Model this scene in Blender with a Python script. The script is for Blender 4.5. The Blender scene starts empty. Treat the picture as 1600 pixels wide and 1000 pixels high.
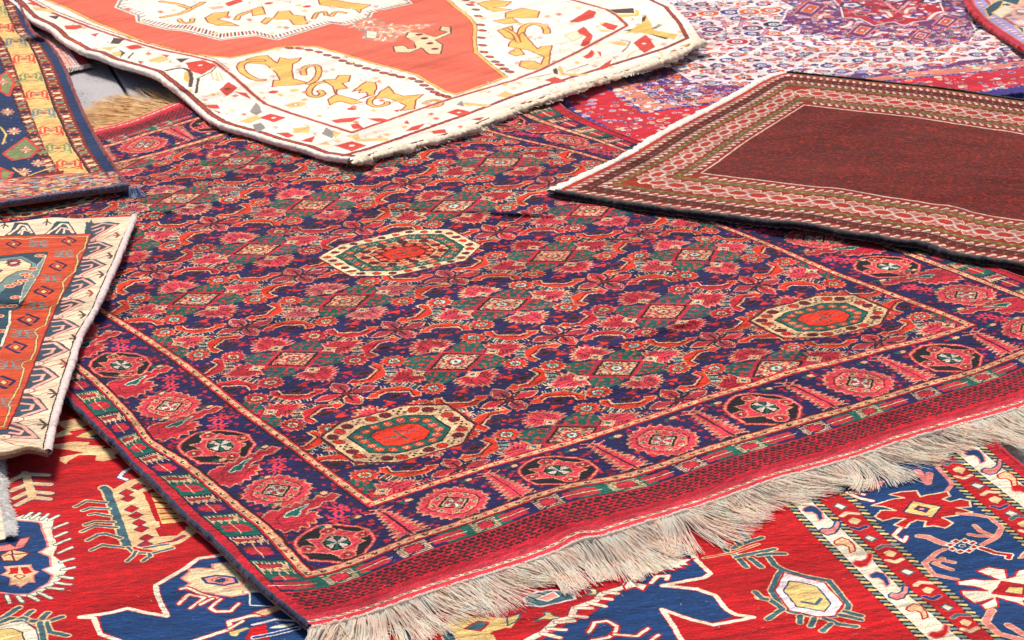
import bpy, math
import numpy as np
from math import radians, sin, cos, pi
rng = np.random.default_rng(7)
scene = bpy.context.scene

# ------------------------------------------------------------------ camera, sky, sun, exposure
F_PX, PITCH, CAM_H = 4056.1, 0.3838, 1.7257          # focal length in photo pixels, tilt down, eye height (m)
cam_data = bpy.data.cameras.new('camera')
cam = bpy.data.objects.new('camera', cam_data); scene.collection.objects.link(cam)
cam.location = (0, 0, CAM_H); cam.rotation_euler = (pi/2 - PITCH, 0, 0)
cam_data.sensor_width = 36.0; cam_data.lens = 36.0*F_PX/1600.0
cam_data.clip_start = 0.05; cam_data.clip_end = 500
cam_data.dof.use_dof = True; cam_data.dof.focus_distance = 4.3; cam_data.dof.aperture_fstop = 20.0
scene.camera = cam

SUN_EL, SUN_AZ = radians(52), radians(-18)            # azimuth measured from +Y (away from the camera) towards +X
world = bpy.data.worlds.new('World'); scene.world = world; world.use_nodes = True
wn = world.node_tree.nodes; wl = world.node_tree.links
bg = wn['Background']; sky = wn.new('ShaderNodeTexSky'); sky.sky_type = 'NISHITA'
sky.sun_disc = False; sky.sun_elevation = SUN_EL; sky.sun_rotation = SUN_AZ
sky.air_density = 1.0; sky.dust_density = 3.0; sky.ozone_density = 1.0
wl.new(sky.outputs[0], bg.inputs[0]); bg.inputs[1].default_value = 0.085
sun_d = bpy.data.lights.new('sun', 'SUN'); sun_d.energy = 3.6; sun_d.angle = radians(15); sun_d.color = (1, .94, .86)
sun = bpy.data.objects.new('sun', sun_d); scene.collection.objects.link(sun)
sun.rotation_euler = (-(pi/2 - SUN_EL), 0, -SUN_AZ)   # light comes from behind the rugs, slightly left
scene.view_settings.view_transform = 'Standard'; scene.view_settings.look = 'None'
scene.view_settings.exposure = 0.2; scene.view_settings.gamma = 1

# ------------------------------------------------------------------ geometry helpers
def ground(P):
    """photo pixels -> metres on the ground"""
    P = np.atleast_2d(np.asarray(P, float))
    x = (P[:, 0]-800)/F_PX; y = -(P[:, 1]-500)/F_PX
    dy = cos(PITCH)+y*sin(PITCH); dz = -sin(PITCH)+y*cos(PITCH)
    t = -CAM_H/dz
    return np.stack([x*t, dy*t], 1)
_w = np.random.default_rng(3)
WAVES = [(_w.uniform(0, 2*pi), 2*pi/L, _w.uniform(0, 2*pi), a) for L, a in
         ((.9, .0035), (.62, .003), (.47, .0024), (.33, .0016), (.27, .0013), (.21, .001), (.16, .0007), (.12, .0005), (.09, .0003), (.075, .00025))]
def relief(XY):
    z = np.zeros(len(XY))
    for th, k, ph, a in WAVES:
        z += a*np.sin(k*(XY[:, 0]*cos(th)+XY[:, 1]*sin(th))+ph)
    return z+.008
def lift(XY, z):
    """stand a ground-plane point of the layout up to height z along the sight line it was measured on"""
    return np.stack([XY[:, 0]*(1-z/CAM_H), XY[:, 1]*(1-z/CAM_H), z], 1)
def place(XY, z0, bumps=(), amp=1.0):
    z = z0 + amp*relief(XY)
    for (c, ru, rv, an, hgt) in bumps:                # oriented ridges in metres
        d = XY-ground([c])[0]; ca, sa = cos(an), sin(an)
        u = d[:, 0]*ca+d[:, 1]*sa; v = -d[:, 0]*sa+d[:, 1]*ca
        z = z+hgt*np.exp(-(u/ru)**2-(v/rv)**2)
    return lift(XY, z)
class TPS:
    def __init__(s, src, dst, lam=1e-4):
        src = np.asarray(src, float); dst = np.asarray(dst, float); s.src = src; n = len(src)
        K = s.U(src)+lam*np.eye(n); P = np.c_[np.ones(n), src]
        A = np.zeros((n+3, n+3)); A[:n, :n] = K; A[:n, n:] = P; A[n:, :n] = P.T
        s.w = np.linalg.solve(A, np.r_[dst, np.zeros((3, 2))])
    def U(s, Q):
        r2 = ((Q[:, None, :]-s.src[None])**2).sum(-1)
        return r2*np.log(r2+1e-12)*.5
    def __call__(s, Q):
        Q = np.asarray(Q, float)
        return s.U(Q)@s.w[:-3]+np.c_[np.ones(len(Q)), Q]@s.w[-3:]
def poly_at(P, t):
    P = np.asarray(P, float); d = np.r_[0, np.cumsum(np.hypot(*np.diff(P, axis=0).T))]; d /= d[-1]
    return np.stack([np.interp(t, d, P[:, 0]), np.interp(t, d, P[:, 1])], 1)
def smooth(P, n=2):
    P = np.asarray(P, float)
    for _ in range(n):                                # Chaikin, end points kept
        Q = [P[0]]
        for a, b in zip(P[:-1], P[1:]): Q += [a*.75+b*.25, a*.25+b*.75]
        P = np.array(Q+[P[-1]])
    return P
class Coons:
    """sheet between four edges given in photo pixels: near(s), far(s), left(t), right(t)"""
    def __init__(s, near, far, left, right, sm=2):
        s.e = [smooth(ground(e), sm) for e in (near, far, left, right)]
    def __call__(s, ST):
        S, T = ST[:, 0], ST[:, 1]
        N, Fa, L, R = [poly_at(e, q) for e, q in zip(s.e, (S, S, T, T))]
        S = S[:, None]; T = T[:, None]
        P00, P10, P01, P11 = s.e[0][0], s.e[0][-1], s.e[1][0], s.e[1][-1]
        return (1-T)*N+T*Fa+(1-S)*L+S*R-((1-S)*(1-T)*P00+S*(1-T)*P10+(1-S)*T*P01+S*T*P11)

# ------------------------------------------------------------------ woven pattern: a small rasteriser for knot charts
PAL = {}; PALRGB = []
def col(name, r, g, b): PAL[name] = len(PALRGB)+1; PALRGB.append((r, g, b))
for c in [('outl', 206, 136, 102), ('starp', 150, 44, 58), ('navy', 27, 22, 72), ('rose', 184, 34, 50), ('rose2', 214, 56, 72), ('orange', 216, 46, 18), ('cream', 218, 174, 130), ('black', 24, 16, 24),
          ('teal', 12, 88, 76), ('dred', 116, 16, 30), ('mint', 176, 205, 182), ('mauve', 190, 80, 88), ('salmon', 226, 128, 104), ('kred', 186, 22, 40),
          ('pinkred', 214, 52, 72), ('red', 186, 12, 20), ('blue', 18, 58, 108), ('tan', 240, 190, 138), ('ivory', 244, 226, 194), ('slate', 62, 96, 106),
          ('pink', 236, 132, 122), ('gold', 234, 192, 120), ('goldd', 236, 188, 98), ('white', 251, 237, 219), ('beige', 236, 212, 178), ('coral', 230, 104, 78), ('brownl', 160, 60, 44),
          ('brown', 86, 62, 52), ('redw', 214, 70, 54), ('blush', 236, 178, 160), ('grey', 150, 140, 134), ('maroon', 84, 22, 12), ('rust', 142, 38, 16), ('orr2', 208, 74, 34), ('tanc', 222, 166, 122),
          ('olive', 112, 92, 46), ('lpink', 174, 112, 100), ('bone', 212, 188, 170), ('scar', 212, 22, 40), ('rorange', 176, 44, 20), ('dteal', 46, 76, 90), ('cream2', 238, 206, 160),
          ('steel', 122, 142, 138), ('dblue', 22, 46, 88), ('yellow', 240, 186, 112), ('moss', 130, 142, 92), ('lblue', 150, 172, 186), ('purple', 112, 42, 104),
          ('crim', 188, 20, 44), ('lilac', 168, 150, 200), ('wpink', 244, 224, 222), ('violet', 58, 38, 132), ('green', 20, 82, 78), ('darkred', 120, 14, 34),
          ('orr', 224, 92, 36)]: col(*c)
class Tex:
    def __init__(s, x0, y0, x1, y1, kx, ky=None, base='red', conv=None):
        ky = ky or kx; s.x0, s.y0, s.kx, s.ky = x0, y0, kx, ky
        s.W = int(round((x1-x0)*kx)); s.H = int(round((y1-y0)*ky)); s.conv = conv; s.off = None
        s.a = np.full((s.H, s.W), PAL[base] if base else 0, np.uint8)
    def tx(s, P):
        P = np.atleast_2d(np.asarray(P, float))
        if s.off is not None:                         # photo-crop coordinates: origin + scale
            ox, oy, z = s.off; P = s.conv(np.stack([ox+P[:, 0]/z, oy+P[:, 1]/z], 1))
        return np.stack([(P[:, 0]-s.x0)*s.kx-.5, (P[:, 1]-s.y0)*s.ky-.5], 1)
    def box(s, Q, m=0):
        return max(0, int(Q[:, 0].min()-m)), min(s.W, int(Q[:, 0].max()+m)+2), max(0, int(Q[:, 1].min()-m)), min(s.H, int(Q[:, 1].max()+m)+2)
    def _fill(s, Q, c):
        a, b, e, f = s.box(Q)
        if a >= b or e >= f: return
        X = np.arange(a, b)[None, :]; Y = np.arange(e, f)[:, None]; M = np.zeros((f-e, b-a), bool)
        for (x1, y1), (x2, y2) in zip(Q, np.roll(Q, -1, 0)):
            if y1 == y2: continue
            r = (Y > min(y1, y2)) & (Y <= max(y1, y2))
            M ^= r & (X < x1+(Y-y1)*(x2-x1)/(y2-y1))
        s.a[e:f, a:b][M] = PAL[c]
    def poly(s, P, c, o=None, ow=1.6):
        Q = s.tx(P); s._fill(Q, c)
        if o: s._line(np.r_[Q, Q[:1]], ow, o)
    def _line(s, Q, w, c):
        for p, q in zip(Q[:-1], Q[1:]):
            B = np.array([p, q]); a, b, e, f = s.box(B, w)
            if a >= b or e >= f: continue
            X = np.arange(a, b)[None, :]-p[0]; Y = np.arange(e, f)[:, None]-p[1]; d = q-p; L = d@d+1e-9
            t = np.clip((X*d[0]+Y*d[1])/L, 0, 1)
            s.a[e:f, a:b][(X-t*d[0])**2+(Y-t*d[1])**2 <= (w/2)**2] = PAL[c]
    def line(s, P, w, c, o=None, ow=2.5, closed=False, sm=0):
        P = np.asarray(P, float)
        if sm: P = smooth(P, sm)
        Q = s.tx(P)
        if closed: Q = np.r_[Q, Q[:1]]
        if o: s._line(Q, w+ow, o)
        s._line(Q, w, c)
    def ell(s, C, rx, ry, c, o=None, ow=2, n=18, rough=0):
        """ellipse, radii in texels"""
        Q0 = s.tx([C])[0]; t = np.linspace(0, 2*pi, n, endpoint=False); k = 1+rough*np.where(np.arange(n) % 2, 1, -1)
        Q = Q0+np.stack([rx*k*np.cos(t), ry*k*np.sin(t)], 1); s._fill(Q, c)
        if o: s._line(np.r_[Q, Q[:1]], ow, o)
    def rgb(s, seed=0, streak=.10, speck=.07, axis=1, sl=22, dl=4, band=.035):
        r = np.random.default_rng(seed); lut = np.array([(255, 255, 255)]+PALRGB, np.float32)/255
        im = lut[s.a]
        def blur(n, k, ax):
            c = np.cumsum(np.concatenate([n, n.take(range(k), ax)], ax), ax)
            i = np.arange(n.shape[ax]); return (c.take(i+k, ax)-c.take(i, ax))/k
        n = r.normal(size=s.a.shape).astype(np.float32)
        g = blur(blur(n, sl, axis), 2, 1-axis); g /= g.std()+1e-6
        im *= (1+streak*g)[..., None]
        lines = blur(r.normal(size=(s.a.shape[1-axis] if axis == 0 else s.a.shape[0],)).astype(np.float32)[:, None], 14, 0)[:, 0]
        lines /= lines.std()+1e-6
        im *= (1+band*(lines[:, None] if axis == 1 else lines[None, :]))[..., None]
        im *= (1+speck*n)[..., None]
        # worn tips of single knots catch pale dust
        dust = (r.random(s.a.shape) > .9985)
        for q in range(1, dl): dust |= np.roll(dust, 1, axis) & (r.random(s.a.shape) > .3)
        im[dust] = im[dust]*.65+.26
        return np.clip(im, 0, 1)
    def image(s, name, knot=1, **k):
        if knot > 1: s.a = s.a[knot//2::knot, knot//2::knot]; s.H, s.W = s.a.shape
        im = s.rgb(**k); img = bpy.data.images.new(name, s.W, s.H, alpha=False)
        buf = np.ones((s.H, s.W, 4), np.float32); buf[..., :3] = im
        img.pixels.foreach_set(buf.ravel()); img.update(); img.pack()
        return img

# ------------------------------------------------------------------ materials
def N(nt, typ, **k):
    n = nt.nodes.new(typ)
    for a, b in k.items(): setattr(n, a, b)
    return n
def pile(name, img, yaw=0.0, sheen=.25, tint=(1, .9, .86), wobble=.0012, size=(1, 1), bump=.6, rough=.92, knots=False, nap=(.80, 1.16)):
    """knotted pile: chart colours, uneven dye, individual tufts in relief, silky sheen"""
    m = bpy.data.materials.new(name); m.use_nodes = True; nt = m.node_tree; L = nt.links.new
    b = nt.nodes['Principled BSDF']; uv = N(nt, 'ShaderNodeUVMap', uv_map='chart')
    geo = N(nt, 'ShaderNodeTexCoord')
    wn_ = N(nt, 'ShaderNodeTexNoise'); wn_.inputs['Scale'].default_value = 55; wn_.inputs['Detail'].default_value = 2
    L(geo.outputs['Object'], wn_.inputs['Vector'])
    s1 = N(nt, 'ShaderNodeVectorMath', operation='SUBTRACT'); s1.inputs[1].default_value = (.5, .5, .5); L(wn_.outputs['Color'], s1.inputs[0])
    s2 = N(nt, 'ShaderNodeVectorMath', operation='MULTIPLY'); s2.inputs[1].default_value = (wobble*4/size[0], wobble*4/size[1], 0); L(s1.outputs[0], s2.inputs[0])
    s3 = N(nt, 'ShaderNodeVectorMath', operation='ADD'); L(uv.outputs[0], s3.inputs[0]); L(s2.outputs[0], s3.inputs[1])
    t = N(nt, 'ShaderNodeTexImage'); t.image = img; t.extension = 'EXTEND'; t.interpolation = 'Closest' if knots else 'Linear'; L(s3.outputs[0], t.inputs[0])
    mp = N(nt, 'ShaderNodeMapping'); mp.inputs['Rotation'].default_value = (0, 0, -yaw); mp.inputs['Scale'].default_value = (1, 3.2, 1); L(geo.outputs['Object'], mp.inputs[0])
    n1 = N(nt, 'ShaderNodeTexNoise'); n1.inputs['Scale'].default_value = 7; n1.inputs['Detail'].default_value = 6; n1.inputs['Roughness'].default_value = .62; L(mp.outputs[0], n1.inputs['Vector'])
    r1 = N(nt, 'ShaderNodeMapRange'); r1.inputs[1].default_value = .3; r1.inputs[2].default_value = .7; r1.inputs[3].default_value = nap[0]; r1.inputs[4].default_value = nap[1]; L(n1.outputs[0], r1.inputs[0])
    mx = N(nt, 'ShaderNodeMix', data_type='RGBA', blend_type='MULTIPLY'); mx.inputs[0].default_value = 1; L(t.outputs[0], mx.inputs[6]); L(r1.outputs[0], mx.inputs[7])
    L(mx.outputs[2], b.inputs['Base Color'])
    b.inputs['Roughness'].default_value = rough; b.inputs['Specular IOR Level'].default_value = .25
    n2 = N(nt, 'ShaderNodeTexNoise'); n2.inputs['Scale'].default_value = 2.6; n2.inputs['Detail'].default_value = 3; L(geo.outputs['Object'], n2.inputs['Vector'])
    r2 = N(nt, 'ShaderNodeMapRange'); r2.inputs[1].default_value = .35; r2.inputs[2].default_value = .65; r2.inputs[3].default_value = sheen*.45; r2.inputs[4].default_value = sheen*1.5; L(n2.outputs[0], r2.inputs[0])
    L(r2.outputs[0], b.inputs['Sheen Weight']); b.inputs['Sheen Roughness'].default_value = .35; b.inputs['Sheen Tint'].default_value = (*tint, 1)
    n3 = N(nt, 'ShaderNodeTexNoise'); n3.inputs['Scale'].default_value = 420; n3.inputs['Detail'].default_value = 3; L(geo.outputs['Object'], n3.inputs['Vector'])
    n4 = N(nt, 'ShaderNodeTexNoise'); n4.inputs['Scale'].default_value = 60; n4.inputs['Detail'].default_value = 4; L(mp.outputs[0], n4.inputs['Vector'])
    ad = N(nt, 'ShaderNodeMath', operation='MULTIPLY_ADD'); L(n4.outputs[0], ad.inputs[0]); ad.inputs[1].default_value = 2.2; L(n3.outputs[0], ad.inputs[2])
    bp = N(nt, 'ShaderNodeBump'); bp.inputs['Strength'].default_value = bump; bp.inputs['Distance'].default_value = .0022; L(ad.outputs[0], bp.inputs['Height']); L(bp.outputs[0], b.inputs['Normal'])
    return m
def lin(c): c = np.array(c)/255.; return tuple(np.where(c < .04045, c/12.92, ((c+.055)/1.055)**2.4))
def yarn(name, rgb, var=.15, scale=260, sheen=.3, rough=.85, bump=.8, rgb2=None, stretch=(1, 1, 1), glow=0.):
    m = bpy.data.materials.new(name); m.use_nodes = True; nt = m.node_tree; L = nt.links.new; b = nt.nodes['Principled BSDF']
    geo = N(nt, 'ShaderNodeTexCoord'); mp = N(nt, 'ShaderNodeMapping'); mp.inputs['Scale'].default_value = stretch; L(geo.outputs['Object'], mp.inputs[0])
    n = N(nt, 'ShaderNodeTexNoise'); n.inputs['Scale'].default_value = scale; n.inputs['Detail'].default_value = 4; L(mp.outputs[0], n.inputs['Vector'])
    cr = N(nt, 'ShaderNodeMix', data_type='RGBA'); c = np.array(lin(rgb)); c2 = np.array(lin(rgb2)) if rgb2 else c*(1-2*var)
    rr = N(nt, 'ShaderNodeMapRange'); rr.inputs[1].default_value = .35; rr.inputs[2].default_value = .65; L(n.outputs[0], rr.inputs[0])
    L(rr.outputs[0], cr.inputs[0]); cr.inputs[6].default_value = (*c2, 1); cr.inputs[7].default_value = (*np.clip(c*(1+var), 0, .95), 1)
    L(cr.outputs[2], b.inputs['Base Color']); b.inputs['Roughness'].default_value = rough; b.inputs['Specular IOR Level'].default_value = .2
    b.inputs['Sheen Weight'].default_value = sheen; b.inputs['Sheen Roughness'].default_value = .4
    bp = N(nt, 'ShaderNodeBump'); bp.inputs['Strength'].default_value = bump; bp.inputs['Distance'].default_value = .0015; L(n.outputs[0], bp.inputs['Height']); L(bp.outputs[0], b.inputs['Normal'])
    if glow > 0:                                      # loose cotton lets light through
        tr_ = N(nt, 'ShaderNodeBsdfTranslucent'); L(cr.outputs[2], tr_.inputs[0]); mxs = N(nt, 'ShaderNodeMixShader'); mxs.inputs[0].default_value = glow
        L(b.outputs[0], mxs.inputs[1]); L(tr_.outputs[0], mxs.inputs[2]); L(mxs.outputs[0], nt.nodes['Material Output'].inputs[0])
    return m

# ------------------------------------------------------------------ object helpers
def mesh_obj(name, V, Fq, mat, parent=None, uv=None, nrm=None, smooth_=True):
    me = bpy.data.meshes.new(name); V = np.asarray(V, np.float32)
    if parent is not None: V = V-np.array(parent.location, np.float32)
    Fq = np.asarray(Fq, np.int32); k = Fq.shape[1]
    me.vertices.add(len(V)); me.vertices.foreach_set('co', V.ravel())
    me.loops.add(Fq.size); me.loops.foreach_set('vertex_index', Fq.ravel())
    me.polygons.add(len(Fq)); me.polygons.foreach_set('loop_start', np.arange(0, Fq.size, k, dtype=np.int32))
    me.update(calc_edges=True); me.validate()
    me.polygons.foreach_set('use_smooth', np.full(len(me.polygons), smooth_))
    if uv is not None:
        l = me.uv_layers.new(name='chart'); l.data.foreach_set('uv', uv[Fq.ravel()].astype(np.float32).ravel())
    me.materials.append(mat)
    if nrm is not None: me.normals_split_custom_set_from_vertices([tuple(n) for n in nrm])
    o = bpy.data.objects.new(name, me); scene.collection.objects.link(o)
    if parent is not None: o.parent = parent
    return o
def thing(name, label, cat, loc, group=None):
    o = bpy.data.objects.new(name, None); scene.collection.objects.link(o); o.location = loc; o.empty_display_size = .1
    o['label'] = label; o['category'] = cat
    o['group'] = group or 'rugs spread out on the paving'
    return o
def make_rug(root, surf, ns, nt_, uvf, z0, parts, classify, bumps=(), thick=.009, back=None, s0=0, s1=1, t0=0, t1=1, amp=1.0):
    """split one continuous sheet into its woven parts; returns the grid of world points"""
    ns = (ns//4)*4; nt_ = (nt_//4)*4
    S, T = np.meshgrid(np.linspace(s0, s1, ns+1), np.linspace(t0, t1, nt_+1)); ST = np.stack([S.ravel(), T.ravel()], 1)
    XY = surf(ST); P = place(XY, z0, bumps, amp); G = P.reshape(nt_+1, ns+1, 3)
    du = np.gradient(G, axis=1); dv = np.gradient(G, axis=0); nr = np.cross(du, dv); nr /= np.linalg.norm(nr, axis=2, keepdims=True)+1e-12
    flip = nr[..., 2].mean() < 0
    if flip: nr = -nr
    uv = uvf(ST, XY); idx = np.arange((ns+1)*(nt_+1)).reshape(nt_+1, ns+1)
    q = np.stack([idx[:-1, :-1], idx[:-1, 1:], idx[1:, 1:], idx[1:, :-1]], -1).reshape(-1, 4)
    if flip: q = q[:, ::-1]
    C = ST[q].mean(1); cls = classify(C)
    for key in sorted(set(cls.tolist())):
        nm, mat, lab = parts[key]; f = q[cls == key]; used, inv = np.unique(f, return_inverse=True)
        o = mesh_obj(nm, P[used], inv.reshape(-1, 4), mat, root, uv[used], nr.reshape(-1, 3)[used])
        if lab: o['label'] = lab
    # underside and cut edges
    rim = np.r_[idx[0, :-1], idx[:-1, -1], idx[-1, :0:-1], idx[:0:-1, 0]]; n = len(rim)
    top = P[rim]; bot = top-[0, 0, thick]; V = np.r_[top, bot]; a = np.arange(n); b2 = (a+1) % n
    side = np.stack([a, a+n, b2+n, b2], 1)
    g2 = G[::4, ::4]-[0, 0, thick]; h, w = g2.shape[:2]; i2 = np.arange(h*w).reshape(h, w)+2*n
    und = np.stack([i2[:-1, :-1], i2[1:, :-1], i2[1:, 1:], i2[:-1, 1:]], -1).reshape(-1, 4)
    mesh_obj('backing', np.r_[V, g2.reshape(-1, 3)], np.r_[side, und], back or M_BACK, root)
    return G
def tube(name, root, P, r, mat, n=8, seed=0, rough=.15, flat=1.0, label=None, step=.003, lump=.02):
    r_ = np.random.default_rng(seed); L = np.r_[0, np.cumsum(np.linalg.norm(np.diff(P, axis=0), axis=1))]
    m = max(4, int(L[-1]/step)); t = np.linspace(0, L[-1], m); C = np.stack([np.interp(t, L, P[:, i]) for i in range(3)], 1)
    T = np.gradient(C, axis=0); T /= np.linalg.norm(T, axis=1, keepdims=True); up = np.array([0, 0, 1.]); side = np.cross(T, up); side /= np.linalg.norm(side, axis=1, keepdims=True)
    nz = np.convolve(r_.normal(size=m+8), np.ones(5)/5, 'same')[:m]*rough*2; rr = r*(1+nz+.04*np.sin(t/lump))
    a = np.linspace(0, 2*pi, n, endpoint=False)
    ring = C[:, None]+rr[:, None, None]*(np.cos(a)[None, :, None]*side[:, None]+flat*np.sin(a)[None, :, None]*up)
    tw = .05*np.sin(t[:, None]/.0022+a[None, :]*2); ring += (ring-C[:, None])*tw[..., None]+r_.normal(size=ring.shape)*r*.04
    i = np.arange(m*n).reshape(m, n); j = np.roll(i, -1, 1)
    f = np.stack([i[:-1], j[:-1], j[1:], i[1:]], -1).reshape(-1, 4)
    V = ring.reshape(-1, 3); V = np.r_[V, C[:1], C[-1:]]; c0 = m*n
    caps = np.r_[np.stack([i[0], j[0], np.full(n, c0), np.full(n, c0)], 1)[:, [1, 0, 2]].repeat(1, 0)[:, :3], np.stack([i[-1], j[-1], np.full(n, c0+1)], 1)]
    o = mesh_obj(name, V, f, mat, root)
    if label: o['label'] = label
    return o
def strands(name, root, P, out, length, mat, count, floor, seed=0, r=.0006, drift=0., clump=.35, curl=.5, npt=8, spread=.35, lvar=.25, loft=.012, kind='stuff', sweep=None, chaos=1., lock=0., gather=.5):
    """loose warp ends: thin yarns lying on what is below. out: unit XY direction per metre of edge"""
    r_ = np.random.default_rng(seed); L = np.r_[0, np.cumsum(np.linalg.norm(np.diff(P, axis=0), axis=1))]
    u = np.sort(r_.uniform(0, L[-1], count)); B = np.stack([np.interp(u, L, P[:, i]) for i in range(3)], 1)
    base = np.arctan2(out[1], out[0]) if np.ndim(out) == 1 else None
    def band(lam, sd):
        k = int(L[-1]/lam)+3; v = np.random.default_rng(sd).normal(size=k); return np.interp(u/lam, np.arange(k), v)
    ang = base+drift+clump*(band(.05, seed+1)*.8+band(.015, seed+2)*.6)+spread*r_.normal(size=count)*.4*chaos
    if sweep is not None: ang = ang+np.interp(u/L[-1], sweep[0], sweep[1])
    kc = curl*(band(.06, seed+3)+.7*chaos*r_.normal(size=count)); ln = length*(1+lvar*band(.04, seed+4)*.5+lvar*r_.normal(size=count)*.6); ln = np.clip(ln, length*.35, length*1.6)
    t = np.linspace(0, 1, npt); C = np.zeros((count, npt, 3)); C[:, 0] = B
    h1 = loft*np.abs(r_.normal(size=count)); x = B[:, :2].copy(); a = ang.copy()
    for k in range(1, npt):
        a = a+kc/(npt-1)+r_.normal(size=count)*.10*chaos; st = ln/(npt-1)
        x = x+np.stack([np.cos(a), np.sin(a)], 1)*st[:, None]; C[:, k, :2] = x
        fl = floor(x); w = min(1, (k/(npt-1))*2.2); C[:, k, 2] = B[:, 2]*(1-w)+w*(fl+.0015)+h1*sin(pi*min(1, k/(npt-1)*1.05))*.9+np.abs(r_.normal(size=count))*.0012
    if lock > 0:                                      # yarns gather into locks towards their tips
        cid = np.floor((u+.3*lock*r_.normal(size=count))/lock).astype(int); cid -= cid.min()
        M = np.zeros((cid.max()+1, npt, 2)); cn = np.bincount(cid, minlength=cid.max()+1).clip(1)
        for q in range(2):
            for k in range(npt): M[:, k, q] = np.bincount(cid, C[:, k, q], minlength=cid.max()+1)/cn
        g_ = (gather*np.sin(np.minimum(t*1.15, 1)*pi/2)**2)[None, :, None]; C[:, :, :2] = C[:, :, :2]*(1-g_)+M[cid]*g_
    T = np.gradient(C, axis=1); T /= np.linalg.norm(T, axis=2, keepdims=True)+1e-9
    sd = np.cross(T, [0, 0, 1.]); sd /= np.linalg.norm(sd, axis=2, keepdims=True)+1e-9; up = np.cross(sd, T)
    rad = (r*(1-.55*t))[None, :, None]*(1+.35*r_.normal(size=(count, 1, 1))).clip(.5, 1.8)
    V = np.stack([C+rad*(x_*sd+y_*up) for x_, y_ in ((-1, -.25), (0, .25), (1, -.25))], 2)   # a half-round, slightly flattened yarn
    i = np.arange(count*npt*3).reshape(count, npt, 3)
    f = np.stack([i[:, :-1, :-1], i[:, :-1, 1:], i[:, 1:, 1:], i[:, 1:, :-1]], -1).reshape(-1, 4)
    o = mesh_obj(name, V.reshape(-1, 3), f, mat, root); o['kind'] = kind
    return o
def inside(Q, P):
    r = np.zeros(len(Q), bool)
    for (x1, y1), (x2, y2) in zip(P, np.roll(P, -1, 0)):
        if y1 == y2: continue
        c = (Q[:, 1] > min(y1, y2)) & (Q[:, 1] <= max(y1, y2)); r ^= c & (Q[:, 0] < x1+(Q[:, 1]-y1)*(x2-x1)/(y2-y1))
    return r
M_BACK = yarn('woven_back', (150, 110, 90), .1)
# ================================================================== 1. the large Herati rug in the middle
KA, KB = 220, 171                                     # knots per lattice unit
MA0, MA1, MB0, MB1 = -2.02, 6.02, -4.92, 8.92
tile = Tex(-1, -1, 1, 1, KA, KB, base='navy')
tr = np.random.default_rng(11)
def q4(f):
    for sx in (1, -1):
        for sy in (1, -1): f(lambda P, sx=sx, sy=sy: [(x*sx, y*sy) for x, y in P])
def rot(P): return [(1-x, 1-y) for x, y in P]
for _ in range(540):                                  # sprinkled buds on the navy ground
    tile.ell((tr.uniform(-1, 1), tr.uniform(-1, 1)), tr.uniform(2.5, 4.4), tr.uniform(2.5, 4), tr.choice(['rose', 'rose', 'orange', 'dred', 'rose2']), n=8)
def boat(T, g):
    B = g([(.09, .80), (.165, .87), (.17, .85), (.27, .905), (.435, .855), (.505, .64), (.47, .56), (.415, .59), (.43, .70), (.275, .815), (.19, .785), (.175, .745)])
    T.poly(B, 'orange', 'outl', 2.0)
    T.line(g([(.43, .60), (.447, .70), (.28, .84), (.20, .825)]), 2.8, 'black'); T.line(g([(.408, .58), (.425, .69), (.275, .81), (.20, .80)]), 2.2, 'cream')
    for k in range(7):
        x = .455+.012*k; y = .86-.025*k
        T.line(g([(x-.035, y-.005), (x+.035, y+.045)]), 2.2, ('cream', 'mint', 'teal')[k % 3])
    for k in range(6):
        x = .27+.03*k; y = .925-.004*k
        T.line(g([(x, y-.015), (x+.012, y+.035)]), 2.0, ('cream', 'mint', 'teal')[k % 3])
    T.poly(g([(.16, .55), (.26, .58), (.20, .66)]), 'orange', 'dred', 1.5)
    T.ell(g([(.30, .69)])[0], 12, 7, 'black', 'dred', 2); T.line(g([(.22, .62), (.12, .55), (.05, .6)]), 2, 'rose')
def flower(T, c, s=1.0):
    T.ell(c, 23*s, 21*s, 'outl', n=26, rough=.12); T.ell(c, 20.5*s, 18.5*s, 'orange', n=20, rough=.13)
    for k in range(10):
        a = k*pi/5; T.line([(c[0]+.055*s*cos(a), c[1]+.06*s*sin(a)), (c[0]+.094*s*cos(a), c[1]+.112*s*sin(a))], 1.8, 'dred')
    T.ell(c, 12*s, 10.5*s, 'black', n=16); T.ell(c, 10.5*s, 9.2*s, 'mint', n=16); T.ell(c, 6.5*s, 5.5*s, 'teal', n=10); T.ell(c, 4.4*s, 3.8*s, 'orange', n=10)
    for k in range(8):
        a = k*pi/4+.2; T.line([(c[0]+.03*s*cos(a), c[1]+.035*s*sin(a)), (c[0]+.052*s*cos(a), c[1]+.06*s*sin(a))], 1.6, 'teal')
def palmette(T, g):
    pts = [(.31, .0), (.345, .035), (.34, .10), (.365, .21), (.40, .14), (.42, .225), (.45, .145), (.485, .20), (.50, .125), (.54, .165), (.545, .09), (.60, .115), (.585, .055), (.65, .06), (.61, .02), (.68, .0)]
    pts = [(.31+(x-.31)*.94, y*.88) for x, y in pts]
    P = pts+[(x, -y) for x, y in pts[-2:0:-1]]
    T.poly(g(P), 'rose2', 'outl', 2.4)
    T.line(g([(.385, .0), (.45, .05), (.54, .06)]), 2.2, 'dred'); T.line(g([(.385, .0), (.45, -.06), (.52, -.07)]), 2.2, 'dred'); T.line(g([(.40, .0), (.60, .0)]), 2.0, 'dred')
    for k in range(4): T.line(g([(.36+.035*k, .075+.012*k), (.385+.035*k, .055)]), 2.2, 'black'); T.line(g([(.36+.035*k, -.075-.012*k), (.385+.035*k, -.055)]), 2.2, 'black')
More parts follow.
